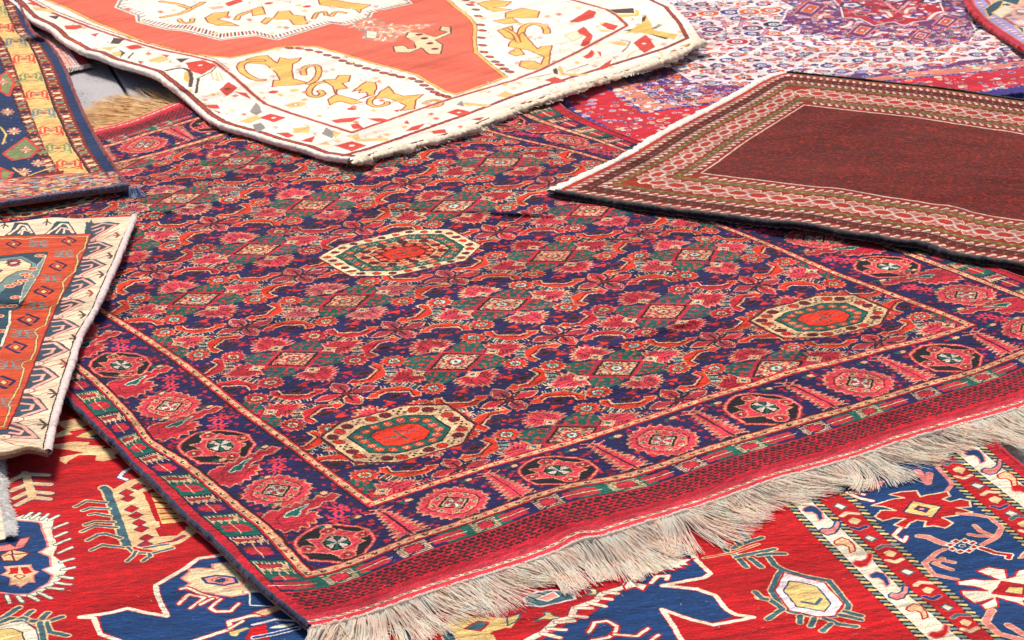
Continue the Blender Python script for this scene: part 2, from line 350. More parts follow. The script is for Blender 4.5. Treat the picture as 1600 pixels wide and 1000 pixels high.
def palm4(T):
    for sg in (1, -1):
        palmette(T, lambda P: [(x*sg, y) for x, y in P]); palmette(T, lambda P: [(y*1.02, x*sg) for x, y in P])
def diamond(T):
    def quad(g):
        T.poly(g([(.0, .23), (.10, .27), (.16, .34), (.34, .35), (.37, .14), (.28, .08), (.26, .0)]), 'teal')
        for a, b, c, d in ((.06, .20, .13, .31), (.13, .135, .20, .26), (.19, .075, .29, .20), (.245, .02, .34, .12)):
            T.line(g([(a, b), (a+(c-a)*.7, b+(d-b)*.7)]), 4.2, 'rose')
        T.line(g([(.185, .28), (.215, .245)]), 3.4, 'rose')
        for x, y in ((.095, .235), (.15, .27), (.215, .29), (.165, .21), (.25, .245), (.235, .15), (.30, .20), (.33, .23), (.28, .10), (.29, .29)): T.ell(g([(x, y)])[0], 3.2, 2.9, 'orange', n=8)
    q4(quad); palm4(T)
    for r, c in ((1.28, 'rose'), (1.06, 'black'), (.90, 'outl')):
        T.poly([(.235*r, 0), (0, .222*r), (-.235*r, 0), (0, -.222*r)], c)
    rr = np.random.default_rng(5)
    for _ in range(210):
        u, v = rr.uniform(-1, 1, 2)
        T.ell(((u+v)*.098, (u-v)*.093), 2.6, 2.2, rr.choice(['black', 'rose', 'rose', 'dred', 'teal', 'cream', 'mint']), n=6)
    T.ell((0, 0), 19, 16, 'rose', 'cream', 2.2, n=20, rough=.16); T.ell((0, 0), 11, 9, 'mint', 'teal', 2, n=12); T.ell((0, 0), 4.5, 4, 'dred', n=8)
    for cx, cy in ((.345, 0), (-.345, 0), (0, .34), (0, -.34)):
        for r, c in ((.075, 'cream'), (.062, 'rose'), (.052, 'cream'), (.026, 'dteal')): T.poly([(cx+r, cy), (cx, cy+r*1.1), (cx-r, cy), (cx, cy-r*1.1)], c)
diamond(tile)
# diamonds repeat at the four corners (checkerboard): roll and overlay
D = tile.a.copy(); half = (tile.H//2, tile.W//2)
tile2 = Tex(-1, -1, 1, 1, KA, KB, base=None); diamond(tile2)
o2 = np.roll(tile2.a, half, (0, 1)); tile.a[o2 > 0] = o2[o2 > 0]
def star(T, cx, cy):
    for k in range(4):
        a = k*pi/2; d = np.array([cos(a), sin(a)]); n_ = np.array([-sin(a), cos(a)])
        L = [(.03, 0), (.08, .06), (.16, .075), (.22, .045), (.27, 0), (.22, -.045), (.16, -.075), (.08, -.06)]
        P = [(cx+x*d[0]+y*n_[0], cy+(x*d[1]+y*n_[1])*1.05) for x, y in L]
        T.poly(P, 'starp', 'outl', 2.2); T.line([(cx+.08*d[0], cy+.08*d[1]), (cx+.22*d[0], cy+.22*d[1])], 3, 'rose')
        T.line([(cx+x*d[0]+y*n_[0], cy+x*d[1]+y*n_[1]) for x, y in ((.11, .04), (.17, .055), (.22, .03))], 1.6, 'cream')
    for k in range(6):
        a = k*pi/3+.45; T.line([(cx, cy), (cx+.15*cos(a), cy+.16*sin(a))], 4.4, 'black')
    T.ell((cx, cy), 8, 7, 'dred', 'black', 2, n=10)
    for i, (dx, dy) in enumerate(((.15, .15), (-.15, -.15))):
        for k in range(2):
            for j in range(2):
                x, y = cx+dx+(.045*k-.02)*1, cy+dy+(.05*j-.02)
                T.poly([(x-.02, y-.022), (x+.02, y-.022), (x+.02, y+.022), (x-.02, y+.022)], ('orange', 'teal')[(k+j) % 2], 'cream', 1.6)
for sx, sy in ((0, 1), (0, -1), (1, 0), (-1, 0)): star(tile, sx, sy)
q4(lambda g: (boat(tile, g), boat(tile, lambda P: g(rot(P)))))
q4(lambda g: (flower(tile, g([(.39, .385)])[0]), flower(tile, g([(.62, .625)])[0], .97)))

R1 = Tex(MA0, MB0, MA1, MB1, KA, KB, base='kred')
JJ, II = np.meshgrid(np.arange(R1.W), np.arange(R1.H))
aa = MA0+(JJ+.5)/KA; bb = MB0+(II+.5)/KB
GA0, GA1, GB0, GB1 = -.87, 4.87, -3.20, 7.20          # inner guard, outer line
OA0, OA1, OB0, OB1 = -1.70, 5.70, -4.05, 8.05         # outer guard, outer line
# a weaver never repeats exactly: let the field chart drift a little
wa = aa+.012*np.sin(bb*3.1+1)+.008*np.sin(aa*5.3+bb*2.2); wb = bb+.014*np.sin(aa*2.7+.5)+.008*np.sin(bb*6.1+aa)
fi = (((wb+1) % 2)*tile.H/2).astype(int).clip(0, tile.H-1); fj = (((wa+1) % 2)*tile.W/2).astype(int).clip(0, tile.W-1)
fld = (aa > GA0) & (aa < GA1) & (bb > GB0) & (bb < GB1)
F_ = tile.a[fi, fj]; hs = (np.sin(np.floor((wa+wb+1)/2)*12.99+np.floor((wa-wb+1)/2)*78.23)*43758.5) % 1; h2 = (hs*17.3) % 1; h3 = (hs*57.1) % 1
for c0, c1, m_ in (('rose2', 'rose', hs < .30), ('rose2', 'mauve', hs > .86), ('orange', 'kred', h2 < .16), ('teal', 'green', h3 < .25), ('outl', 'tanc', h2 > .7), ('starp', 'rose', h3 > .6), ('outl', 'salmon', h3 < .15), ('mint', 'cream', h2 < .3)):
    F_ = np.where((F_ == PAL[c0]) & m_, PAL[c1], F_)
R1.a[fld] = F_[fld]
# --- medallions
def medal_shape(s): return [(-.55*s, .33*s), (-.56*s, -.28*s), (-.30*s, -.50*s), (.28*s, -.50*s), (.55*s, -.22*s), (.56*s, .30*s), (.30*s, .52*s), (-.28*s, .53*s)]
def medal(cx, cy, rich=False):
    def M(s, c, o=None, w=2): R1.poly([(cx+x, cy+y*(1.0)) for x, y in medal_shape(s)], c, o, w)
    def ring(s, n, f, ph=0):
        P = poly_at(np.r_[medal_shape(s), medal_shape(s)[:1]], (np.arange(n)+ph)/n % 1)
        for k, p in enumerate(P): f(k, (cx+p[0], cy+p[1]))
    def fl(k, c, big=1.0):
        if k % 3 == 2:
            for dx, dy in ((0, 0), (.03, .03), (-.03, .03), (.03, -.03), (-.03, -.03)): R1.ell((c[0]+dx*big, c[1]+dy*big*1.15), 3.1, 3, 'black', n=6)
        else:
            R1.ell(c, 10.5*big, 9.5*big, 'orange' if k % 3 else 'dred', 'black', 1.5, n=12)
            for dx, dy in ((.018, .018), (-.018, .018), (.018, -.018), (-.018, -.018)): R1.ell((c[0]+dx*big, c[1]+dy*big), 2.4, 2.4, 'dred' if k % 3 else 'black', n=5)
    def sm(k, c):
        R1.ell(c, 8.5, 7.5, 'orange', n=12)
        for dx, dy in ((.014, .016), (-.014, .016), (.014, -.016), (-.014, -.016), (0, 0)): R1.ell((c[0]+dx, c[1]+dy), 1.7, 1.6, 'cream', n=5)
    def dots(k, c):
        if k % 2: sm(k, c)
        else:
            for dx, dy in ((0, 0), (.02, .025), (-.02, .025), (.02, -.025), (-.02, -.025)): R1.ell((c[0]+dx, c[1]+dy), 2, 1.9, 'cream', n=5)
    if not rich:
        M(1.03, 'dred'); M(1.0, 'black'); M(.975, 'cream'); ring(.84, 26, fl); M(.67, 'black'); M(.645, 'teal'); ring(.52, 17, sm); M(.385, 'orange', 'black', 2.4)
        R1.line([(cx-.17, cy+.0), (cx+.17, cy+.03)], 2.6, 'slate'); R1.line([(cx+.0, cy-.12), (cx+.0, cy+.12)], 2.6, 'teal')
        R1.line([(cx+.03, cy+.10), (cx+.08, cy+.05), (cx+.05, cy-.0)], 2.4, 'dred'); R1.line([(cx-.03, cy-.10), (cx-.08, cy-.05), (cx-.05, cy)], 2.4, 'teal')
    else:
        M(1.22, 'dred'); M(1.19, 'cream2'); ring(1.075, 28, lambda k, c: (R1.ell(c, 8, 7, 'dred' if k % 2 else 'orange', 'black', 1.5, n=10))); M(.96, 'black'); M(.94, 'teal'); ring(.83, 30, dots); M(.72, 'black'); M(.70, 'cream')
        ring(.61, 22, lambda k, c: fl(0, c, .95) if k % 2 else sm(k, c)); M(.50, 'black'); ring(.42, 15, lambda k, c: sm(k, c)); M(.33, 'orange', 'dred', 2.4)
        R1.line([(cx-.13, cy), (cx+.13, cy+.02)], 2.6, 'dred'); R1.line([(cx, cy-.13), (cx, cy+.13)], 3, 'teal')
        for s in (1, -1): R1.line([(cx+s*.05, cy+.07*s), (cx+s*.11, cy+.05*s), (cx+s*.10, cy-.02*s)], 3, 'teal')
MEDALS = [(0, -2.05, False), (4, -2.05, False), (2, 2, True), (0, 6, False), (4, 6, False)]
for m in MEDALS: medal(*m)
# --- main border ground and its rosettes
bor = ((aa > OA0) & (aa < OA1) & (bb > OB0) & (bb < OB1)) & ~fld
R1.a[bor] = PAL['navy']
for _ in range(15000):
    x, y = tr.uniform(OA0, OA1), tr.uniform(OB0, OB1)
    if not (GA0 < x < GA1 and GB0 < y < GB1): R1.ell((x, y), tr.uniform(3, 5.4), tr.uniform(3, 5), tr.choice(['rose', 'rose', 'navy', 'kred', 'dred']), n=8)
def tf(cx, cy, k):                                    # k: 0 front/far band, 1 side bands (turned)
    return (lambda P: [(cx+x, cy+y) for x, y in P]) if k == 0 else (lambda P: [(cx+y*.9, cy+x*1.12) for x, y in P])
def rosA(cx, cy, k=0):
    g = lambda P: [(cx+x*.86, cy+y*.98) for x, y in P]
    O = [(-.30, .15), (-.24, .24), (-.14, .31), (-.02, .36), (.05, .345), (.14, .30), (.27, .16), (.31, .03), (.27, -.16), (.20, -.23), (.10, -.33), (-.03, -.36), (-.10, -.34), (-.20, -.26), (-.31, -.18), (-.33, 0)]
    R1.poly(g(O), 'black', 'kred', 7); R1.line(g(O), 3.2, 'salmon', closed=True)
    W = [(-.19, .17), (-.10, .14), (-.05, .20), (.03, .15), (.12, .22), (.14, .15), (.23, .06), (.17, -.04), (.20, -.12), (.12, -.15), (.07, -.23), (.0, -.17), (-.09, -.23), (-.12, -.14), (-.24, -.07), (-.17, .03)]
    R1.poly(g(W), 'rose2', 'outl', 2.6)
    I = [(-.11, .07), (-.04, .14), (.05, .13), (.115, .04), (.09, -.10), (.0, -.145), (-.09, -.12), (-.125, -.02)]
    R1.poly(g(I), 'black', 'outl', 2)
    for i in range(8):
        a = i*pi/4+.3; ww = (.36, .22)[i % 2]; R1.poly(g([(0, 0), (.10*cos(a-ww), .12*sin(a-ww)), (.10*cos(a+ww), .12*sin(a+ww))]), ('bone', 'teal')[i % 2])
    for x, y in ((.02, .235), (-.02, -.25), (-.25, 0), (.235, .0)):
        R1.ell(g([(x, y)])[0], 13, 10, 'rose', 'salmon', 2.2, n=12); R1.ell(g([(x, y)])[0], 6, 4.5, 'black', n=8); R1.ell(g([(x, y)])[0], 3.4, 2.6, 'cream', n=8)
def rosB(cx, cy, k=0):
    g = lambda P: [(cx+x*.84, cy+y*.98) for x, y in P]; pts = []
    base = [(-.31, .10), (-.17, .27), (.03, .34), (.20, .25), (.31, .02), (.31, -.10), (.17, -.27), (-.03, -.34), (-.20, -.25), (-.31, -.02)]
    P = poly_at(np.r_[base, base[:1]], np.linspace(0, 1, 44, endpoint=False))
    for i, p in enumerate(P): pts.append(tuple(p*(1.06 if i % 2 else .93)))
    R1.poly(g(pts), 'rose2', 'outl', 3)
    R1.line(g([(x*.74, y*.74) for x, y in base]), 2.6, 'dred', closed=True); R1.line(g([(x*.68, y*.68) for x, y in base]), 2.2, 'outl', closed=True)
    for i in range(20):
        a = i*pi/10; R1.line(g([(.155*cos(a), .17*sin(a)), (.21*cos(a), .235*sin(a))]), 1.8, 'salmon')
    for i in range(8):
        a = i*pi/4+.39; R1.ell(g([(.175*cos(a), .19*sin(a))])[0], 4.5, 4, 'teal', 'cream', 1.6, n=6)
    S = [(-.165, .02), (.01, .175), (.165, -.02), (-.01, -.175)]
    R1.poly(g(S), 'black', 'salmon', 2); R1.poly(g([(x*.70, y*.70) for x, y in S]), 'teal', 'cream', 2.4)
    for i in range(8):
        a = i*pi/4; R1.poly(g([(0, 0), (.085*cos(a-.3), .095*sin(a-.3)), (.085*cos(a+.3), .095*sin(a+.3))]), ('bone', 'rose')[i % 2])
def leaf(cx, cy, mx=1):
    g = lambda P: [(cx+x*mx, cy+y) for x, y in P]
    L = [(-.33, .13), (-.26, .22), (-.18, .245), (-.15, .21), (-.08, .255), (-.05, .215), (.02, .27), (.05, .225), (.12, .275), (.15, .23), (.22, .28), (.25, .23), (.33, .27), (.36, .19), (.27, .13), (.2, .155), (.14, .10), (.06, .10), (.0, .04), (.05, .06), (.09, .02), (.06, -.02), (.08, -.08), (.02, -.07), (.01, -.14), (-.05, -.11), (-.08, -.19), (-.12, -.15), (-.18, -.22), (-.20, -.16), (-.27, -.2), (-.28, -.12), (-.36, -.06)]
    R1.poly(g(L), 'rose', 'outl', 3)
    R1.line(g([(-.24, .0), (-.22, .10), (-.10, .17), (.30, .22)]), 2.2, 'dred')
    R1.poly(g([(-.16, .10), (-.10, .14), (.0, .17), (.10, .19), (.05, .15), (.0, .13), (-.03, .08), (-.08, .04), (-.10, .07), (-.15, .07)]), 'teal', 'mint', 1.8)
    R1.line(g([(-.26, .02), (-.22, -.09), (-.10, -.09), (-.0, .0)]), 2, 'dred')
    for x, y in ((.24, -.02), (.17, -.18)):
        for i in range(8):
            a = i*pi/4; R1.line(g([(x, y), (x+.075*cos(a), y+.085*sin(a))]), 5, 'rose2')
        R1.ell(g([(x, y)])[0], 4, 4, 'navy', n=6)
def feather(cx, cy, my=1):
    g = lambda P: [(cx+x, cy+y*my) for x, y in P]
    L = [(0, .34)]; n = 9
    for i in range(n): y = .30-i*.066; w = .05+.095*i/n; L += [(w, y-.01), (w*.45, y-.045)]
    L += [(.13, -.30), (.02, -.27), (0, -.36), (-.03, -.27), (-.13, -.30)]
    for i in range(n-1, -1, -1): y = .30-i*.066; w = .05+.095*i/n; L += [(-w*.45, y-.045), (-w, y-.01)]
    R1.poly(g(L), 'rose2', 'outl', 3); R1.line(g([(0, .34), (0, -.30)]), 3, 'black')
    for s in (1, -1): R1.line(g([(0, .33), (s*.06, .37)]), 2.4, 'salmon'); R1.line(g([(0, .27), (s*.11, .32)]), 2.4, 'salmon')
ROS = []
for k in range(8):
    x = -1.29+.925*k
    for y, my in ((-3.60, 1), (7.62, -1)):
        (rosA if k % 2 == 0 else rosB)(x, y); ROS.append((x, y))
        if k < 7:
            feather(x+.47, y-.0, my)
            for dx, dy in ((.27, .32), (.68, .32)):
                R1.ell((x+dx-.02, y+dy*my), 7, 5, 'teal', n=6); R1.ell((x+dx+.03, y+dy*my), 8, 6, 'cream', 'dred', 1.4, n=6)
for k in range(1, 10):
    y = -3.60+1.122*k
    for x, mx in ((-1.285, 1), (5.285, -1)):
        (rosA if k % 2 == 0 else rosB)(x, y); ROS.append((x, y))
for k in range(10):
    y = -3.60+1.122*k
    for x, mx in ((-1.285, 1), (5.285, -1)):
        leaf(x+.0, y+.56, mx)
        for dx, dy in ((.05, .30), (-.1, .88), (.28, .86)):
            R1.ell((x+dx*mx, y+dy), 8, 6, 'cream', 'dred', 1.4, n=6); R1.ell((x+dx*mx-.05, y+dy+.02), 6, 5, 'teal', n=6)
# --- guard stripes
def guard(a0, a1, b0, b1, w, wb_):
    ins = (aa > a0) & (aa < a1) & (bb > b0) & (bb < b1); inn = (aa > a0+w) & (aa < a1-w) & (bb > b0+wb_) & (bb < b1-wb_)
    R1.a[ins & ~inn] = PAL['salmon']
    d = np.minimum(np.minimum((aa-a0), (a1-aa))*KA, np.minimum(bb-b0, b1-bb)*KB); W = w*KA
    R1.a[ins & (d < 2.6)] = PAL['black']; R1.a[ins & (d > 2.6) & (d < 6.5)] = PAL['kred']
    R1.a[ins & ~inn & (d > W-2.4)] = PAL['black']; R1.a[ins & ~inn & (d > W-6) & (d < W-2.4)] = PAL['kred']
    R1.a[ins & (d > 6.5) & (d < W-6)] = PAL['tanc']
    mid = W/2/KA; i = 0; st = .098
    for x in np.arange(a0+.06, a1-.04, st):
        i += 1
        for y in (b0+mid*KA/KB, b1-mid*KA/KB):
            R1.ell((x, y), 5.4, 3.4, 'rose' if i % 2 else 'black', n=8); R1.ell((x+.006, y+.004), 2.8, 1.6, 'tanc', n=6)
    for y in np.arange(b0+.08, b1-.06, st*KA/KB):
        i += 1
        for x in (a0+mid, a1-mid): R1.ell((x, y), 3.6, 5, 'rose' if i % 2 else 'black', n=8); R1.ell((x+.005, y-.004), 1.8, 2.4, 'cream2', n=6)
guard(GA0, GA1, GB0, GB1, .105, .125); guard(OA0, OA1, OB0, OB1, .105, .125)
# --- outer stripe of blocks along the sides
def sideblocks(x0, x1, flip):
    m = (aa > min(x0, x1)) & (aa < max(x0, x1)) & (bb > -4.25) & (bb < 8.25); R1.a[m] = PAL['navy']
    w = x1-x0; g = lambda P: [(x0+x*w, y) for x, y in P]; k = 0; y = -4.25
    while y < 8.2:
        k += 1; bg = ('navy', 'teal')[k % 2]
        R1.poly(g([(0, y), (1, y), (1, y+.52), (0, y+.52)]), bg); R1.line(g([(0, y), (1, y)]), 1.8, 'black')
        R1.ell(g([(.50, y+.145)])[0], 19, 9.5, 'rose', n=14); R1.ell(g([(.50, y+.215)])[0], 18, 9, 'rose', n=14)
        R1.line(g([(.5, y+.05), (.5, y+.29)]), 2.2, 'cream')
        R1.poly(g([(.06, y+.34), (.94, y+.34), (.94, y+.46), (.06, y+.46)]), 'cream')
        R1.poly(g([(.12, y+.385), (.72, y+.40), (.80, y+.445), (.12, y+.452)]), 'rose', 'dred', 1.6)
        for i in range(9): R1.line(g([(.06+i*.11, y+.30), (.10+i*.11, y+.385)]), 2.0, 'cream' if i % 2 == 0 else bg)
        for i in range(9): R1.line(g([(.06+i*.11, y+.46), (.06+i*.11, y+.49)]), 1.8, 'cream')
        y += .52
sideblocks(-1.92, -1.70, False); sideblocks(5.92, 5.70, True)
R1.line([(-1.925, -4.25), (-1.925, 8.25)], 2.4, 'black'); R1.line([(5.925, -4.25), (5.925, 8.25)], 2.4, 'black')
def endblocks(y0, y1):
    m = (aa > -1.92) & (aa < 5.92) & (bb > min(y0, y1)) & (bb < max(y0, y1)); R1.a[m] = PAL['navy']; h = y1-y0
    x = -1.92; k = 0
    while x < 5.9:
        bg = ('teal', 'navy')[k % 2]; g = lambda P: [(x+u, y0+v*h) for u, v in P]
        R1.poly(g([(.08, 0), (.65, 0), (.65, 1), (.08, 1)]), bg)
        for v in (.32, .68): R1.line(g([(0.02, v), (.23, v)]), 8.5, 'rose')
        R1.line(g([(-.04, .5), (.27, .5)]), 1.8, 'cream')
        for i in range(8): R1.line(g([(.33, .06+i*.125), (.545, .10+i*.125)]), 1.9, 'cream')
        R1.poly(g([(.38, .25), (.44, .18), (.50, .30), (.50, .72), (.44, .84), (.38, .75)]), 'rose', 'dred', 1.5)
        x += .57; k += 1
endblocks(-4.05, -4.25); endblocks(8.05, 8.25)
# --- flat-woven red ends with the dark zigzag knots
for s, e0 in ((-1, -4.25), (1, 8.25)):
    m = ((bb-e0)*s > 0); R1.a[m] = PAL['kred']
    R1.line([(-1.92, e0+s*.01), (5.92, e0+s*.01)], 2.4, 'black')
    for r in range(7):
        y = e0+s*(.055+.047*r); ph = (r % 2)*.03
        for i, x in enumerate(np.arange(-1.9+ph, 5.9, .06)):
            R1.poly([(x-.021, y-.014), (x+.021, y-.014), (x+.021, y+.014), (x-.021, y+.014)], 'black')
            if i % 2 == 0: R1.line([(x, y), (x+.03, y+s*.026)], 2.6, 'black')
    for lo, hi, c in ((.40, .455, 'kred'), (.455, .545, 'pinkred'), (.545, .59, 'cream2'), (.59, .9, 'pinkred')):
        q = ((bb-e0)*s > lo) & ((bb-e0)*s <= hi); R1.a[q] = PAL[c]
    for i, x in enumerate(np.arange(-1.98, 6, .075)): R1.line([(x, e0+s*.56), (x+.045, e0+s*.572)], 2.0, 'black')
    for i, x in enumerate(np.arange(-1.98, 6, .02)): R1.ell((x, e0+s*.548), 1.2, 1.1, 'pinkred', n=5); R1.ell((x+.01, e0+s*.588), 1.2, 1.1, 'pinkred', n=5)
    for i, x in enumerate(np.arange(-1.98, 6, .025)): R1.ell((x, e0+s*.655), 1.8, 2.2, 'cream2', n=5)

CTRL = {(0, 0): (460, 560), (2, 0): (785, 475), (4, 0): (1090, 398), (1, -1): (710, 565), (1, 1): (540, 470), (1, 3): (400, 390), (1, 5): (280, 310), (3, -1): (1035, 487),
        (2, -2): (965, 575), (3, -3): (1210, 575), (1, -3): (890, 680), (3, 1): (860, 400), (2, 4): (490, 320), (3, 3): (705, 322), (4, 2): (925, 330), (0, -2.05): (627, 680), (4, -2.05): (1290, 497),
        (2, 2): (632, 395), (0, 6): (72, 314), (-.87, -3.2): (575, 795), (-.87, -1.19): (400, 665), (-.87, .35): (290, 580), (-.87, 2.3): (150, 487), (.37, -3.2): (800, 722),
        (2.77, -3.2): (1200, 600), (4.04, -3.2): (1400, 545), (4.87, -3.2): (1530, 508), (-1.7, -4.05): (475, 905), (-.85, -4.05): (650, 845), (.5, -4.05): (900, 762), (2.17, -4.05): (1200, 680),
        (3.73, -4.05): (1450, 605), (4.78, -4.05): (1600, 555), (-1.7, -2.41): (350, 785), (-1.7, -3.05): (400, 824), (-1.7, -1.80): (308, 750), (-1.7, -.92): (225, 692), (-1.7, 1.05): (115, 575), (-.68, -4.25): (705, 847), (.85, -4.25): (1000, 762),
        (2.61, -4.25): (1300, 670), (4.64, -4.25): (1600, 572), (-2.0, -4.78): (475, 968), (.06, -4.81): (875, 846), (.17, -4.81): (900, 830), (.33, -4.81): (925, 831), (.58, -4.81): (975, 815), (1.72, -4.81): (1200, 742), (3.1, -4.81): (1400, 682), (4.2, -4.81): (1600, 625), (-.36, -4.81): (800, 874), (-1.2, -4.81): (640, 924), (-2.0, -2.78): (300, 812), (-2.0, -1.80): (240, 751), (-2.0, -3.75): (370, 876), (-2.0, -.85): (190, 702),
        (-2.0, .41): (103, 618), (4.87, -1.07): (1300, 420), (4.87, .72): (1130, 350), (4.87, 2.94): (985, 262), (4.87, 3.85): (900, 235), (4.87, 4.79): (800, 212), (5.70, -1.89): (1500, 422),
        (5.70, -.94): (1400, 385), (5.70, 3.45): (985, 236), (5.70, 4.48): (900, 205), (5.70, 5.4): (830, 178), (6.02, -2.06): (1555, 418), (6.02, 3.67): (1002, 222), (6.02, 5.63): (872, 160),
        (1.485, 7.62): (225, 227), (1.21, 8.80): (135, 208), (1.69, 8.80): (200, 193), (2.52, 8.80): (290, 158), (1.64, 8.05): (222, 208), (.55, -3.6): (870, 735), (-.365, -3.6): (710, 785),
        (1.485, -3.6): (1035, 688), (2.41, -3.6): (1195, 635), (3.335, -3.6): (1345, 598), (4.26, -3.6): (1485, 560), (-1.285, -2.478): (430, 765), (-1.285, -1.356): (345, 695), (-1.285, -.234): (265, 635),
        (-1.285, .888): (190, 570)}
SC = np.array([.22, .1709])
MAIN = TPS(np.array(list(CTRL.keys()))*SC, ground(list(CTRL.values())), 2e-4)
def main_surf(ST): return MAIN(ST*SC)
size = (R1.W/1000, R1.H/1000)
img = R1.image('herati_chart', knot=2, seed=1, streak=.08, speck=.11, sl=7, dl=2, band=.05)
yaw1 = .597
m_main = pile('herati_pile', img, yaw1, sheen=.05, tint=(1, .82, .80), size=size, knots=True, wobble=.0016, bump=.8)
m_end = pile('red_end_weave', img, yaw1, sheen=.04, tint=(1, .7, .72), size=size, bump=.35)
root1 = thing('carpet', 'largest rug, red leaves and lozenges on navy with beige medallions and long cream fringe', 'carpet', (*MAIN(np.array([[2*.22, 2*.1709]]))[0], 0))
parts = {0: ('field', m_main, None), 1: ('border', m_main, 'navy border of red rosettes'), 2: ('inner_guard_stripe', m_main, None), 3: ('outer_guard_stripe', m_main, None), 4: ('side_stripe', m_main, None), 5: ('flat_woven_end', m_end, 'red end band with dark zigzags')}
for i in range(5): parts[10+i] = ('medallion', m_main, 'beige medallion with rings of flowers' if MEDALS[i][2] else 'beige and green medallion with orange centre')
for i in range(len(ROS)): parts[20+i] = ('rosette', m_main, None)
def cls1(C):
    a, b = C[:, 0], C[:, 1]; k = np.zeros(len(C), int)
    inb = lambda x0, x1, y0, y1: (a > x0) & (a < x1) & (b > y0) & (b < y1)
    k[:] = 4; k[(b < -4.25) | (b > 8.25)] = 5; k[inb(OA0, OA1, OB0, OB1)] = 3; k[inb(OA0+.1, OA1-.1, OB0+.12, OB1-.12)] = 1
    for i, (x, y) in enumerate(ROS): k[((a-x)/.31)**2+((b-y)/.35)**2 < 1] = 20+i
    k[inb(GA0, GA1, GB0, GB1)] = 2; f = inb(GA0+.1, GA1-.1, GB0+.12, GB1-.12); k[f] = 0
    for i, (x, y, rich) in enumerate(MEDALS):
        s = 1.2 if rich else 1.02; u, v = np.abs(a-x)/(.555*s), np.abs(b-y)/(.52*s)
        k[f & (u < 1) & (v < 1) & (u+v < 1.52)] = 10+i
    return k
def uv1(ST, XY): return np.stack([(ST[:, 0]-MA0)/(MA1-MA0), (ST[:, 1]-MB0)/(MB1-MB0)], 1)
Z1 = .020
B1 = [((760, 330), .35, .018, radians(-8), .006), ((1010, 520), .28, .016, radians(38), .005), ((520, 520), .22, .016, radians(-30), .005), ((250, 330), .2, .02, radians(30), .006), ((1250, 540), .2, .02, radians(70), .006), ((890, 815), .13, .028, radians(124), .010), ((700, 862), .12, .035, radians(124), .005), ((1160, 735), .12, .03, radians(120), .005), ((1420, 650), .12, .035, radians(124), .006), ((420, 640), .16, .03, radians(125), .004), ((1000, 600), .3, .035, radians(10), .004), ((330, 450), .2, .04, radians(20), .005), ((1330, 470), .05, .25, radians(20), .004), ((840, 370), .18, .03, radians(8), .006), ((640, 440), .22, .03, radians(10), .005), ((560, 590), .2, .03, radians(15), .003)]
G1 = make_rug(root1, main_surf, 196, 260, uv1, Z1, parts, cls1, B1, .010, s0=MA0, s1=MA1, t0=MB0, t1=MB1)
M_NAVYC = yarn('navy_selvedge_yarn', (44, 46, 78), .35, 300)
M_CREAMF = yarn('cream_fringe_yarn', (255, 243, 228), .01, 40, sheen=.3, rgb2=(252, 230, 210), bump=.1, glow=.38)
M_PINKC = yarn('rose_selvedge_yarn', (190, 60, 70), .3, 300)
tube('selvedge', root1, G1[:, 0], .0045, M_NAVYC, seed=2)
tube('selvedge', root1, G1[:, -1], .0022, M_PINKC, seed=3)
# ================================================================== frames for rugs whose charts are laid out in metres
class Frame:
    def __init__(s, yaw, quad, kx, base, pad=.02, ky=None):
        s.c, s.s = cos(yaw), sin(yaw); s.yaw = yaw
        P = s.loc(ground(quad)); lo = P.min(0)-pad; hi = P.max(0)+pad; s.lo, s.hi = lo, hi
        s.t = Tex(lo[0], lo[1], hi[0], hi[1], kx, ky, base, conv=lambda Q: s.loc(ground(Q)))
    def loc(s, G): return np.stack([G[:, 0]*s.c+G[:, 1]*s.s, -G[:, 0]*s.s+G[:, 1]*s.c], 1)
    def uv(s, ST, XY): return (s.loc(XY)-s.lo)/(s.hi-s.lo)
    def size(s): return (s.t.W/s.t.kx, s.t.H/s.t.ky)

# ================================================================== 2. scarlet rug with blue palmettes under the front of the big rug
F8 = Frame(radians(19), [(-60, 600), (-60, 1040), (1660, 1040), (1660, 640), (1400, 600), (-60, 1100), (1660, 1100)], 1150, 'red', .03)
t = F8.t
CA, CB, CC, CD = (0, 750, 4), (400, 750, 4), (800, 750, 4), (1200, 750, 4); CE = (1200, 500, 4); CZ = (0, 640, 4.35)
t.off = CA
def spikes(L, w=5, c='tan', o='slate', ow=4):
    for P in L: t.line(P, w, c, o, ow)
t.poly([(-90, 225), (85, 235), (150, 215), (250, 225), (340, 245), (325, 330), (365, 400), (335, 470), (400, 520), (425, 560), (380, 620), (330, 660), (200, 735), (100, 722), (0, 705), (-90, 700)], 'ivory', 'red', 2)
t.poly([(-90, 245), (95, 250), (250, 265), (270, 330), (290, 380), (300, 420), (245, 450), (310, 480), (320, 540), (265, 560), (330, 592), (300, 645), (180, 712), (60, 712), (-90, 690)], 'blue', 'pink', 4)
spikes([[(150, 235), (200, 203)], [(195, 238), (250, 208)], [(255, 245), (300, 213)], [(310, 250), (362, 222)], [(338, 300), (418, 268)], [(350, 352), (415, 325)], [(350, 402), (432, 368)], [(368, 455), (450, 420)], [(380, 512), (458, 490)], [(390, 560), (462, 545)], [(378, 602), (450, 612)], [(348, 642), (440, 652)], [(300, 672), (390, 682)], [(240, 702), (320, 738)], [(180, 722), (240, 752)], [(110, 728), (140, 762)], [(40, 722), (60, 766)]], 6, 'ivory')
t.poly([(0, 470), (70, 435), (190, 455), (110, 505), (20, 505)], 'tan', 'dred', 3); t.line([(70, 437), (90, 505)], 3, 'dred'); t.line([(5, 472), (188, 456)], 3, 'dred')
t.poly([(30, 540), (190, 530), (200, 560), (240, 572), (205, 595), (215, 640), (180, 635), (130, 670), (100, 650), (60, 655), (70, 610), (10, 592), (50, 570)], 'tan', 'pink', 3)
